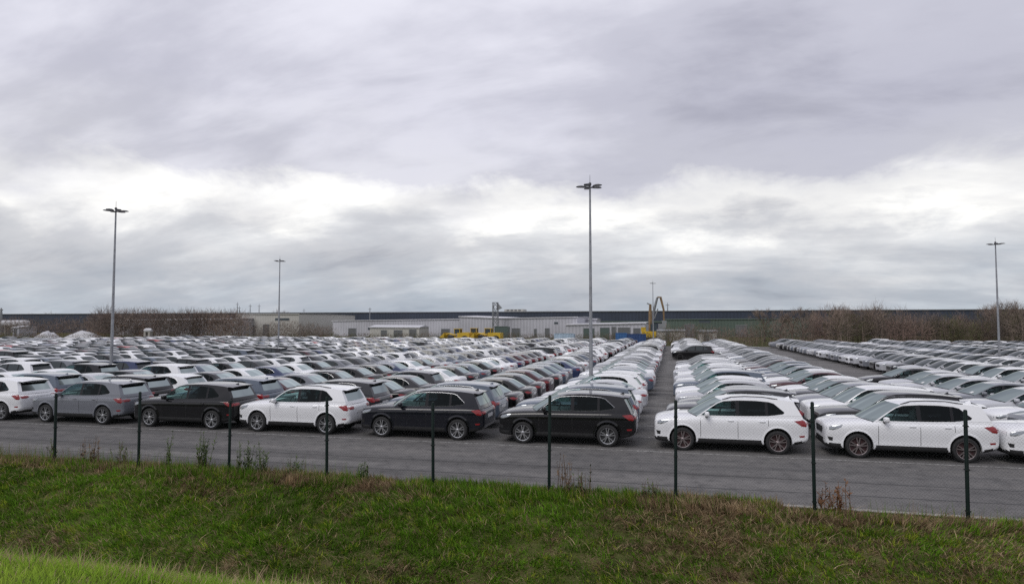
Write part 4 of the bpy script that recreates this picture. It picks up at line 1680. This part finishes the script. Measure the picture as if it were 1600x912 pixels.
tall_weed(-7.4, 14.9, .45, 9, .22, 'short green weed right of the fourth fence post', (M_WEED, M_WEED), 1.0)
tall_weed(-2.45, 14.9, .78, 9, .13, 'brown dry weed stalks right of the sixth fence post', (M_STALK, M_STALK), .5)
tall_weed(-2.05, 14.85, .60, 11, .20, 'shorter brown and green weed beside the dry stalks', (M_WEED, M_STALK), .8)
tall_weed(-.55, 14.85, .42, 9, .18, 'small green weed left of the seventh fence post', (M_WEED, M_STALK), .9)
tall_weed(3.25, 14.9, .55, 14, .28, 'rusty orange weed right of the eighth fence post', (M_RUST, M_RUST), 1.0)

# ------------------------------------------------------------------ trees and scrub behind the lot
M_BARK = simple('bare_bark', (.11, .088, .074), .95, noise=.3, nscale=2)
M_TWIG = simple('bare_twig', (.20, .155, .125), .95, noise=.35, nscale=.6)
M_TWIGR = simple('bare_twig_red', (.21, .145, .118), .95, noise=.35, nscale=.6)
M_SCRUB = simple('scrub_leaf', (.085, .085, .036), .95, noise=.5, nscale=.5)
M_RUSTS = simple('rust_scrub', (.135, .070, .028), .95, noise=.5, nscale=.5)


def twig_cloud(n, cx, cy, cz, rx, ry, rz_, L, w, seed, up=.55):
    """n twig slivers inside an ellipsoid: verts (3n,3), tris."""
    r = np.random.default_rng(seed)
    d = r.normal(0, 1, (n, 3))
    d /= np.linalg.norm(d, axis=1)[:, None]
    rad = r.random(n) ** .4
    c = np.stack([cx + d[:, 0] * rad * rx, cy + d[:, 1] * rad * ry, cz + d[:, 2] * rad * rz_], 1)
    dr = d * np.array([1, 1, .7]) * .8 + r.normal(0, .45, (n, 3)) + np.array([0, 0, up])
    dr /= np.linalg.norm(dr, axis=1)[:, None]
    ll = L * (.5 + r.random(n))
    s = np.cross(dr, r.normal(0, 1, (n, 3)))
    s /= np.linalg.norm(s, axis=1)[:, None]
    V = np.stack([c - s * w, c + s * w, c + dr * ll[:, None]], 1).reshape(-1, 3)
    return V, np.arange(3 * n).reshape(-1, 3)


def bare_tree_meshes(h, seed):
    r = random.Random(seed)
    tb = MB()
    tips = []

    def grow(p, d, L, rad, lv):
        q = p + d * L
        mid = p + d * L * .5 + Vector((r.gauss(0, .04), r.gauss(0, .04), 0)) * L
        tb.tube([p, mid, q], [rad, rad * .8, rad * .62], 6 if lv < 2 else 4, 0, False)
        if lv >= 4:
            tips.append((q, d))
            return
        for _ in range(3 if lv < 3 else 2):
            nd = (d + Vector((r.gauss(0, .42), r.gauss(0, .42), r.gauss(.12, .2)))).normalized()
            grow(q - d * L * r.uniform(0, .35), nd, L * r.uniform(.62, .82), rad * .6, lv + 1)
    grow(Vector((0, 0, -.1)), Vector((0, 0, 1)), h * .26, h * .022, 0)
    Vs = []
    rr = np.random.default_rng(seed)
    for q, d in tips:
        n = 9
        dr = np.array(d) + rr.normal(0, .5, (n, 3)) + np.array([0, 0, .25])
        dr /= np.linalg.norm(dr, axis=1)[:, None]
        s = np.cross(dr, rr.normal(0, 1, (n, 3)))
        s /= np.linalg.norm(s, axis=1)[:, None]
        c = np.array(q)[None] + rr.normal(0, .12, (n, 3)) * h * .1
        L = h * .10 * (.5 + rr.random(n))
        w = h * .0022
        Vs.append(np.stack([c - s * w, c + s * w, c + dr * L[:, None]], 1).reshape(-1, 3))
    V = np.concatenate(Vs)
    return tb.mesh('trunk', [M_BARK], 60), npmesh('crown', V, np.arange(len(V)).reshape(-1, 3), [M_TWIG])


TREES = [bare_tree_meshes(8.0, s) for s in (3, 8, 14, 21)]


def bare_tree(px, Y, ptop, label, i):
    x, zt = aty(px, ptop, Y)
    t, c = TREES[i % 4]
    s = zt / max(v.co.z for v in c.vertices)
    root = empty('bare_tree', (x, Y, 0), random.uniform(0, 6))
    root.scale = (s * random.uniform(.8, 1.1),) * 2 + (s,)
    link('trunk', t, root)
    link('crown', c, root)
    tag(root, label, 'tree', 'bare winter trees on the skyline')


bare_tree(1581, 134, 461, 'tallest bare tree at the right edge, right of the far lamp post', 0)
bare_tree(1597, 132, 470, 'bare tree cut by the right picture edge', 1)
bare_tree(1545, 136, 471, 'bare tree just left of the far right lamp post', 2)
bare_tree(1326, 137, 470, 'bare tree rising highest from the brown thicket on the right', 3)
bare_tree(1308, 135, 472, 'bare tree left of the highest one in the right thicket', 0)
bare_tree(1345, 138, 473, 'bare tree right of the highest one in the right thicket', 1)
bare_tree(1365, 136, 475, 'spreading bare tree in the middle of the right thicket', 2)
bare_tree(1276, 139, 476, 'slim bare tree at the left end of the right thicket', 3)
bare_tree(1193, 160, 476, 'thin dark bare tree standing before the green shed', 0)
bare_tree(1217, 160, 478, 'small pale bare tree before the green shed', 1)
bare_tree(1254, 160, 474, 'bare tree with a bent top between green shed and thicket', 2)
bare_tree(1237, 160, 478, 'rounded small bare tree before the warehouse on the right', 3)
bare_tree(429, 262, 479, 'small bare tree on the skyline left of the distant left lamp post', 1)
bare_tree(446, 262, 482, 'small bare tree on the skyline right of the distant left lamp post', 2)
bare_tree(74, 270, 483, 'rounded bare tree on the skyline at the left', 3)
bare_tree(50, 270, 486, 'low wide bare tree on the skyline at the left', 0)


def thicket(name, label, specs, mats, seed, w=.022):
    V, Fc, Mi = [], [], []
    o = 0
    for j, (px, Y, ptop, rxm, n) in enumerate(specs):
        x, zt = aty(px, ptop, Y)
        v, f = twig_cloud(n, x, Y, zt * .47, rxm, rxm * .9, zt * .52, zt * .16, w, seed + j)
        v[:, 2] = np.maximum(v[:, 2], 0)
        V.append(v)
        Fc.append(f + o)
        Mi.append(np.full(len(f), j % len(mats)))
        o += len(v)
        # upright stems
        k = max(6, n // 60)
        r = np.random.default_rng(seed * 3 + j)
        bx, by = x + r.normal(0, rxm * .5, k), Y + r.normal(0, rxm * .4, k)
        tx, ty, tz = bx + r.normal(0, .5, k), by + r.normal(0, .4, k), zt * (.6 + .38 * r.random(k))
        ww = .035
        vv = np.stack([np.stack([bx - ww, by, bx * 0], 1), np.stack([bx + ww, by, bx * 0], 1), np.stack([tx, ty, tz], 1)], 1).reshape(-1, 3)
        V.append(vv)
        Fc.append(np.arange(3 * k).reshape(-1, 3) + o)
        Mi.append(np.full(k, j % len(mats)))
        o += 3 * k
    me = npmesh(name, np.concatenate(V), np.concatenate(Fc), mats, np.concatenate(Mi))
    ob = link(name, me)
    kind(ob, 'stuff')
    tag(ob, label, 'thicket')


rt = random.Random(5)
specs = []
for px in range(1272, 1680, 9):
    top = 491.5 + rt.uniform(-6, 8) - (9 if 1285 < px < 1380 else 0) - (9 if px > 1545 else 0)
    specs.append((px, rt.uniform(124, 133), top, 2.4, 850))
    if rt.random() < .45:
        specs.append((px + rt.uniform(-4, 4), rt.uniform(126, 134), top - rt.uniform(4, 10), 1.3, 330))
for px in range(1180, 1275, 10):
    specs.append((px, rt.uniform(126, 132), 499 + rt.uniform(-5, 6), 2.2, 520))
for px in range(1042, 1185, 9):
    specs.append((px, rt.uniform(126, 131), 510 + rt.uniform(-6, 6), 2.0, 380))
thicket('thicket', 'dense brown leafless thicket behind the right half of the car park', specs, [M_TWIG, M_BARK, M_TWIGR, M_TWIG, M_SCRUB], 100)
specs = []
for px in range(150, 385, 7):
    top = 485.5 + rt.uniform(-5, 5) - (2 if 160 < px < 250 else 0)
    specs.append((px, rt.uniform(142, 150), top, 3.4, 750))
for px in range(-40, 160, 12):
    specs.append((px, rt.uniform(160, 172), 498.5 + rt.uniform(-6, 4), 4.5, 520))
thicket('thicket', 'reddish brown leafless scrub belt behind the left part of the car park', specs, [M_TWIG, M_TWIGR, M_BARK], 300, .034)
specs = []
for px in range(408, 520, 8):
    specs.append((px, rt.uniform(134, 140), 500 + abs(px - 440) * .12 + rt.uniform(-3, 3), 2.6, 520))
thicket('thicket', 'dark thicket right of the distant left lamp post before the white hall', specs, [M_BARK, M_TWIG], 500)
specs = []
for px in range(-60, 1060, 8):
    specs.append((px, 134 if px > 300 else 141, 520 + rt.uniform(-1.5, 2.5), 1.8, 190))
thicket('verge_scrub', 'low olive and rusty scrub strip along the far edge of the car park', specs, [M_SCRUB, M_SCRUB, M_BARK, M_RUSTS], 700, .035)

# ------------------------------------------------------------------ distant buildings
def clad_mat(name, col, pitch=1.0, var=.15, rough=.5):
    m, n, l, b, out = mat(name)
    tc = n.new('ShaderNodeTexCoord')
    wv = n.new('ShaderNodeTexWave')
    wv.inputs['Scale'].default_value = .5 / pitch
    wv.inputs['Distortion'].default_value = .2
    l.new(tc.outputs['Object'], wv.inputs['Vector'])
    t = n.new('ShaderNodeTexNoise')
    t.inputs['Scale'].default_value = .12
    t.inputs['Detail'].default_value = 5
    l.new(tc.outputs['Object'], t.inputs['Vector'])
    ad = n.new('ShaderNodeMath')
    ad.operation = 'MULTIPLY_ADD'
    ad.inputs[1].default_value = .25
    l.new(wv.outputs['Fac'], ad.inputs[0])
    l.new(t.outputs['Fac'], ad.inputs[2])
    r = ramp(n, [(.3, tuple(c * (1 - var) for c in col)), (.85, tuple(c * (1 + var) for c in col))], 'LINEAR')
    l.new(ad.outputs[0], r.inputs[0])
    l.new(r.outputs[0], b.inputs['Base Color'])
    b.inputs['Roughness'].default_value = rough
    return m


M_NAVY = clad_mat('navy_cladding', (.028, .038, .060), 2.0, .25)
M_WCLAD = clad_mat('white_cladding', (.42, .42, .455), 1.5, .22)
M_CREAM = clad_mat('cream_cladding', (.44, .43, .40), 1.5, .12)
M_ROOFG = clad_mat('pale_roof', (.50, .50, .53), 2.5, .12)
M_GREENC = clad_mat('green_cladding', (.075, .105, .085), 1.5, .2)
M_DARKO = simple('dark_opening', (.12, .125, .13), .6)
M_WIN = simple('window_glass', (.045, .06, .07), .12)
M_DOORG = simple('green_door', (.07, .10, .09), .5)
M_YEL = simple('machine_yellow', (.50, .33, .02), .5, noise=.2, nscale=1.5)
M_ORG = simple('machine_orange', (.22, .145, .075), .55, noise=.3, nscale=1)
M_BLUEC = simple('container_blue', (.03, .11, .28), .5, noise=.2, nscale=1)
M_BLUED = simple('container_dark_blue', (.02, .055, .16), .5, noise=.2, nscale=1)
M_PALEB = simple('container_pale', (.36, .46, .56), .5, noise=.2, nscale=1)
M_TARP = simple('white_sheeting', (.50, .50, .52), .6, noise=.15, nscale=1, bump=.5)
M_STEEL = simple('grey_steel', (.22, .23, .24), .6)


def hall(name, label, px0, px1, ptop0, ptop1, Y, depth, wall, roofm, rise=.8, openings=(), windows=()):
    """Shed with a low pitched roof; eaves follow the two picture rows, openings (px0, px1, p_top) are recessed doors."""
    x0, z0 = aty(px0, ptop0, Y)
    x1, z1 = aty(px1, ptop1, Y)
    root = empty(name, ((x0 + x1) / 2, Y, 0))
    c = (x0 + x1) / 2
    W = (x1 - x0) / 2
    mb = MB()
    mb.add([(-W, 0, -.1), (W, 0, -.1), (W, 0, z1), (-W, 0, z0), (-W, depth, -.1), (W, depth, -.1), (W, depth, z1), (-W, depth, z0)],
           [(0, 1, 2, 3), (1, 5, 6, 2), (5, 4, 7, 6), (4, 0, 3, 7)])
    mb.build('wall', [wall], root)
    rb = MB()
    zm0, zm1 = z0 + rise, z1 + rise
    e = .3
    rb.add([(-W - e, -e, z0 + .01), (W + e, -e, z1 + .01), (W + e, depth / 2, zm1), (-W - e, depth / 2, zm0), (W + e, depth + e, z1 + .01), (-W - e, depth + e, z0 + .01),
            (-W - e, -e, z0 - .25), (W + e, -e, z1 - .25)],
           [(0, 1, 2, 3), (3, 2, 4, 5), (6, 7, 1, 0), (0, 3, 5), (1, 4, 2)])
    rb.build('roof', [roofm], root)
    for (a, b, pt, *m) in openings:
        xa, zt = aty(a, pt, Y)
        xb, _ = aty(b, pt, Y)
        d = MB()
        d.box(xa - c, xb - c, -.12, -.004, 0, zt)
        do = d.build('door', [m[0] if m else M_DARKO], root)
        f = MB()
        f.box(xa - c - .12, xa - c, -.18, -.003, 0, zt + .12)
        f.box(xb - c, xb - c + .12, -.18, -.003, 0, zt + .12)
        f.box(xa - c, xb - c, -.18, -.003, zt, zt + .12)
        f.build('door_frame', [M_STEEL], do)
    for (a, b, pt, pb) in windows:
        xa, zt = aty(a, pt, Y)
        xb, zb = aty(b, pb, Y)
        d = MB()
        d.box(xa - c, xb - c, -.06, -.004, zb, zt)
        do = d.build('window', [M_WIN], root)
        f = MB()
        f.box(xa - c - .08, xb - c + .08, -.12, -.002, zb - .1, zb)
        f.build('sill', [M_STEEL], do)
    tag(root, label, 'building')
    return root


# long navy warehouse filling the skyline
wr = empty('warehouse', (-100, 250, 0))
MB().box(-420, 260, 0, 70, -.1, 8.8).build('wall', [M_NAVY], wr)
MB().box(-420.4, 260.4, -.4, 70.4, 8.8, 9.05).build('roof_edge', [M_STEEL], wr)
for bx in (-215, -150, 10, 55, 95, 122):
    MB().box(bx, bx + 5, -.25, -.004, 0, 4.2).build('loading_door', [M_STEEL], wr)
MB().box(20, 145, -.3, -.003, 4.6, 5.2).build('green_band', [M_GREENC], wr)
tag(wr, 'very long flat-roofed navy warehouse across the skyline', 'building')

hall('cream_hall', 'cream hall left of the dark thicket with masts above it', 372, 467, 490.5, 490.0, 196, 40, M_CREAM, M_CREAM, .15, [(392, 398, 508), (412, 420, 507)], [(430, 452, 497, 500)])
hall('white_hall', 'long low white hall left of the lattice tower', 520, 722, 500.5, 497.5, 200, 45, M_WCLAD, M_ROOFG, .25,
     [(545, 556, 513), (590, 606, 513), (624, 630, 511), (655, 662, 513), (690, 702, 514)], [(575, 586, 511.5, 514.5), (636, 650, 511, 514.5)])
hall('lean_to_shed', 'small low lean-to standing before the long white hall', 578, 655, 510.5, 511, 186, 8, M_CREAM, M_ROOFG, .6, [(596, 604, 516), (616, 628, 516), (640, 650, 515)])
hall('white_hall', 'taller white hall directly behind the yellow machines', 718, 786, 493.8, 496.5, 188, 36, M_WCLAD, M_ROOFG, .4, [(740, 746, 514)], [])
hall('white_hall', 'white hall with stepped roof left of the nearest lamp post', 786, 902, 496.5, 494.5, 186, 36, M_WCLAD, M_ROOFG, .25, [(800, 812, 513), (835, 838, 514), (852, 858, 513)], [(866, 872, 503, 505.5)])
hall('white_hall', 'low white hall right of the nearest lamp post with wide dark doors', 884, 1008, 506.5, 503.8, 172, 30, M_WCLAD, M_ROOFG, .25,
     [(912, 928, 513, M_DOORG), (938, 952, 512, M_DOORG), (956, 962, 511), (966, 984, 512), (990, 1000, 513)], [])
hall('grey_block', 'small pale grey block behind the nearest lamp post', 914, 932, 498.2, 498.2, 205, 12, M_WCLAD, M_WCLAD, .2)
hall('green_shed', 'green shed right of the excavator before the navy warehouse', 1038, 1272, 498.5, 497.0, 215, 26, M_GREENC, M_GREENC, .15, [(1070, 1084, 507), (1150, 1166, 508)], [(1092, 1110, 500, 503.5)])
hall('low_store', 'low pale store behind the scrub right of the excavator', 1026, 1070, 516.0, 515.8, 160, 10, M_CREAM, M_STEEL, .2, [(1040, 1046, 518)])
hall('low_store', 'second low pale store further right behind the scrub', 1092, 1120, 517, 516.8, 158, 9, M_CREAM, M_STEEL, .2, [(1100, 1107, 519)])
hall('pale_hall', 'pale hall glimpsed through the reddish brown scrub at the left', 175, 372, 500.5, 498.0, 188, 30, M_WCLAD, M_ROOFG, .6, [(210, 222, 508), (300, 312, 508)], [(330, 350, 502, 505)])
hall('hut', 'pale hut at the far left picture edge', 20, 30, 511, 511, 165, 6, M_WCLAD, M_ROOFG, .5, [(23, 26, 514)])
# rooftop plant room
x, z = aty(786, 488, 252)
x2, z2 = aty(816, 483.5, 252)
pr = empty('plant_room', (x, 254, 9.05))
MB().box(0, x2 - x, 0, 6, 0, z2 - 8.85).build('wall', [M_CREAM], pr)
for i in range(4):
    MB().box(1 + i * 1.6, 2.0 + i * 1.6, -.05, -.003, .3, .8).build('louvre', [M_DARKO], pr)
tag(pr, 'small plant room on the warehouse roof right of the lattice tower', 'building')


def lattice(x, y, w, h, label, top=None):
    root = empty('lattice_tower', (x, y, 0))
    lb = MB()
    for sx in (-1, 1):
        for sy in (-1, 1):
            MB().tube([(sx * w, sy * w, 0), (sx * w * .85, sy * w * .85, h)], .12, 5).build('leg', [M_STEEL], root)
    k = int(h / 1.5)
    for i in range(k):
        z0, z1 = h * i / k, h * (i + 1) / k
        for sx, sy, tx, ty in ((-1, -1, 1, -1), (1, -1, 1, 1), (1, 1, -1, 1), (-1, 1, -1, -1)):
            lb.tube([(sx * w * .95, sy * w * .95, z0), (tx * w * .95, ty * w * .95, z1)], .07, 4)
            lb.tube([(sx * w * .95, sy * w * .95, z1), (tx * w * .95, ty * w * .95, z1)], .07, 4)
    lb.build('bracing', [M_STEEL], root)
    if top:
        MB().add(*top).build('head_frame', [M_STEEL], root)
    tag(root, label, 'tower')


x, z = aty(774, 472.5, 182)
lattice(x, 182, .75, z, 'grey lattice tower standing behind the yellow machines',
        ([(.6, -.3, z), (2.0, -.3, z - 1.6), (.6, -.3, z - 2.2), (.6, .3, z), (2.0, .3, z - 1.6), (.6, .3, z - 2.2)], [(0, 1, 2), (5, 4, 3), (0, 3, 4, 1), (1, 4, 5, 2)]))


def mast(px, ptop, Y, r, label):
    x, z = aty(px, ptop, Y)
    root = empty('mast', (x, Y, 0))
    MB().tube([(0, 0, 0), (0, 0, z * .8), (0, 0, z)], [r, r * .75, r * .35], 7).build('pole', [M_STEEL], root)
    MB().tube([(-.7, 0, z * .93), (.7, 0, z * .93)], r * .4, 5).build('crossbar', [M_STEEL], root)
    tag(root, label, 'mast', 'thin masts on the skyline')


mast(371, 472, 230, .22, 'leftmost of the thin masts above the cream hall')
mast(374, 478, 232, .22, 'short mast close beside the leftmost tall one')
mast(391, 475, 230, .22, 'third mast from the left above the cream hall')
mast(405, 475, 230, .20, 'mast nearest the distant left lamp post')
mast(475, 482, 240, .18, 'thin mast at the left end of the navy roof right of the lamp post')
mast(578, 480, 240, .25, 'single pointed mast above the long low white hall')
mast(2, 481, 190, .6, 'thick dark chimney-like mast at the left picture edge')
mast(1043, 473, 262, .3, 'thin mast with crossbar just right of the excavator arm')


# yellow machines: articulated loaders parked in a line
def loader(px, Y, s, label, rz=0.0):
    x, _ = aty(px, 520, Y)
    root = empty('wheel_loader', (x, Y, 0), rz)
    root.scale = (s, s, s)
    MB().box(-2.6, -.1, -1.0, 1.0, .7, 2.15).build('engine_cover', [M_YEL], root)
    MB().box(-.05, 1.7, -.8, .8, .7, 1.35).build('front_frame', [M_YEL], root)
    cb = MB()
    cb.box(-.6, .65, -.75, .75, 1.92, 2.0)
    for sx in (-.55, .6):
        for sy in (-.7, .7):
            cb.box(sx - .05, sx + .05, sy - .05, sy + .05, 2.0, 2.9)
    cb.box(-.7, .75, -.82, .82, 2.9, 3.0)
    cb.build('cab', [M_YEL], root)
    MB().box(-.5, .55, -.66, .66, 2.0, 2.9).build('cab_window', [M_WIN], root)
    for sx in (-1.7, 1.2):
        for sy in (-.95, .95):
            w = MB()
            w.lathe_y([(.3, -.25), (.72, -.25), (.8, -.1), (.8, .1), (.72, .25), (.3, .25)], 18)
            w.build('wheel', [M_TYRE], root, 40, (sx, sy, .8))
    MB().tube([(.5, -.5, 1.6), (1.9, -.5, 2.0), (2.8, -.5, 1.5)], .14, 6).build('lift_arm', [M_YEL], root)
    MB().tube([(.5, .5, 1.6), (1.9, .5, 2.0), (2.8, .5, 1.5)], .14, 6).build('lift_arm', [M_YEL], root)
    MB().add([(2.7, -1.2, 1.1), (2.7, 1.2, 1.1), (2.6, 1.2, 2.2), (2.6, -1.2, 2.2), (3.6, -1.2, 1.2), (3.6, 1.2, 1.2)],
             [(0, 1, 2, 3), (0, 4, 5, 1), (0, 3, 4), (1, 5, 2)]).build('bucket', [M_YEL], root)
    tag(root, label, 'loader', 'yellow machines parked beyond the cars')


loader(716, 128.5, 1.02, 'leftmost yellow wheel loader beyond the cars, before the white hall', 3.14)
loader(741, 132, 1.05, 'middle yellow wheel loader beyond the cars', .05)
loader(764, 128.5, 1.05, 'rightmost yellow wheel loader beyond the cars, left of the dark container', 3.1)


def container(px0, px1, ptop, Y, m, label):
    x0, zt = aty(px0, ptop, Y)
    x1, _ = aty(px1, ptop, Y)
    root = empty('container', ((x0 + x1) / 2, Y, 0))
    W = (x1 - x0) / 2
    n = max(4, int(W * 2 / .5))
    vs, fs = [], []
    for i in range(n * 2 + 1):
        xx = -W + 2 * W * i / (n * 2)
        yy = 0 if (i // 1) % 2 == 0 else .05
        vs += [(xx, yy, .12), (xx, yy, zt - .1)]
    for i in range(n * 2):
        fs.append((2 * i, 2 * i + 2, 2 * i + 3, 2 * i + 1))
    MB().add(vs, fs).build('corrugated_side', [m], root)
    MB().box(-W, W, .06, 2.4, .1, zt - .1).build('shell', [m], root)
    fr = MB()
    for sx in (-W - .02, W - .10):
        fr.box(sx, sx + .12, -.03, .06, 0, zt)
    fr.box(-W + .1, W - .1, -.03, .055, zt - .12, zt)
    fr.box(-W + .1, W - .1, -.03, .055, 0, .13)
    fr.build('frame', [m], root)
    tag(root, label, 'container')


container(773, 793, 509.5, 150, M_DOORG, 'dark green container right of the yellow machines')
container(962, 979, 519.8, 127, M_BLUEC, 'bright blue container beyond the cars, left of the excavator')
container(979.5, 1009, 521.2, 127, M_BLUED, 'darker blue container next to the bright blue one')
container(866, 896, 520.5, 127, M_PALEB, 'pale blue container left of the nearest lamp post')


def excavator():
    Y = 150
    x0, z0 = aty(1016, 500, Y)
    root = empty('excavator', (x0, Y, 0))

    def at(px, py):
        a, b = aty(px, py, Y)
        return (a - x0, 0, b)
    for sy in (-1.1, 1.1):
        tk = MB()
        tk.box(-2.0, 2.0, sy - .3, sy + .3, .05, .95)
        tk.tube([(-2.0, sy - .3, .5), (-2.0, sy + .3, .5)], .45, 12)
        tk.tube([(2.0, sy - .3, .5), (2.0, sy + .3, .5)], .45, 12)
        tk.build('track', [M_TYRE], root)
    MB().box(-1.9, 1.3, -1.3, 1.3, 1.1, 2.4).box(-2.0, -1.0, -1.25, 1.25, 2.4, 3.3).build('upper_body', [M_YEL], root)
    MB().box(.1, 1.4, -1.28, -.1, 2.42, 4.0).build('cab', [M_WIN], root)
    a, b, c, d, e = at(1019, 508), at(1017, 478), at(1027, 464.5), at(1032, 464), at(1037.5, 503)
    m1, m2, m3 = at(1016, 490), at(1018.5, 498), at(1023.5, 478)
    MB().tube([(0, -.5, 2.0), (m1[0], -.5, m1[2]), (b[0] - .1, -.5, b[2] + .4)], [.38, .36, .26], 4).build('mast', [M_ORG], root)
    MB().tube([(.3, .3, 2.0), (m2[0], .3, m2[2]), (m3[0], .3, m3[2]), (c[0], .3, c[2])], [.34, .34, .28, .24], 4).build('boom', [M_STEEL], root)
    MB().tube([(c[0], .3, c[2]), (d[0], .3, d[2]), ((d[0] + e[0]) / 2 + .3, .3, (d[2] + e[2]) / 2), (e[0], .3, e[2])], [.22, .26, .22, .16], 4).build('dipper_arm', [M_ORG], root)
    MB().tube([(a[0] + .5, .3, a[2] + 1.5), ((b[0] + c[0]) / 2 + .8, .3, b[2] - .6)], .16, 6).build('ram', [M_STEEL], root)
    MB().tube([at(1011, 473.5), (b[0], 0, b[2] + .2)], .15, 5).build('hose_bracket', [M_STEEL], root)
    g = e
    MB().add([(g[0] - .5, -.5, g[2] + .4), (g[0] + .6, -.5, g[2] + .3), (g[0] + .4, -.5, g[2] - 1.4), (g[0] - .3, -.5, g[2] - 1.2),
              (g[0] - .5, 1.0, g[2] + .4), (g[0] + .6, 1.0, g[2] + .3), (g[0] + .4, 1.0, g[2] - 1.4), (g[0] - .3, 1.0, g[2] - 1.2)],
             [(0, 1, 2, 3), (7, 6, 5, 4), (0, 4, 5, 1), (1, 5, 6, 2), (2, 6, 7, 3), (3, 7, 4, 0)]).build('grab', [M_STEEL], root)
    tag(root, 'yellow excavator with tall folded arm behind the distant two-headed lamp post', 'excavator')


excavator()


def tank(px0, px1, ptop, pbot, Y, label):
    x0, zt = aty(px0, ptop, Y)
    x1, zb = aty(px1, pbot, Y)
    root = empty('storage_tank', ((x0 + x1) / 2, Y, 0))
    r = (zt - zb) / 2
    W = (x1 - x0) / 2
    MB().tube([(-W, 0, zb + r), (-W + .5, 0, zb + r), (W - .5, 0, zb + r), (W, 0, zb + r)], [r * .6, r, r, r * .6], 20).build('vessel', [M_TARP], root, 40)
    for sx in (-W * .6, W * .6):
        MB().box(sx - .3, sx + .3, -r * .8, r * .8, 0, zb + r * .4).build('saddle', [M_CONC], root)
    tag(root, label, 'tank')


tank(4, 44, 500, 511, 172, 'long white storage tank at the far left')
tank(226, 237, 512.5, 519.5, 138, 'small pale tank in front of the left scrub belt')


def heap(px0, px1, ptop, Y, seed, label, peak=.35):
    x0, zt = aty(px0, ptop, Y)
    x1, _ = aty(px1, ptop, Y)
    nx, ny = 26, 12
    X = np.linspace(0, 1, nx)
    Yv = np.linspace(0, 1, ny)
    gx, gy = np.meshgrid(X, Yv, indexing='ij')
    ridge = np.where(gx < peak, gx / peak, ((1 - gx) / (1 - peak)) ** 1.4)
    zz = zt * np.clip(ridge ** .55, 0, 1) * np.clip(np.sin(gy * math.pi), 0, 1) ** .45
    zz = np.maximum(zz * (.92 + .42 * fbm(gx * 5 + seed, gy * 4, 3, seed)), 0)
    V = np.stack([x0 + gx * (x1 - x0), Y + gy * 5, zz - .03], -1).reshape(-1, 3)
    i = np.arange(nx - 1)[:, None] * ny + np.arange(ny - 1)[None]
    Fq = np.stack([i, i + ny, i + ny + 1, i + 1], -1).reshape(-1, 4)
    o = link('sheeted_heap', npmesh('sheeted_heap', V, Fq, [M_TARP], smooth=True))
    tag(o, label, 'heap')


heap(95, 148, 515.0, 140, 3, 'larger white sheeted heap sloping down to the right, left of the lamp post')
heap(49, 77, 516.5, 142, 8, 'smaller white sheeted heap at the far left', .45)
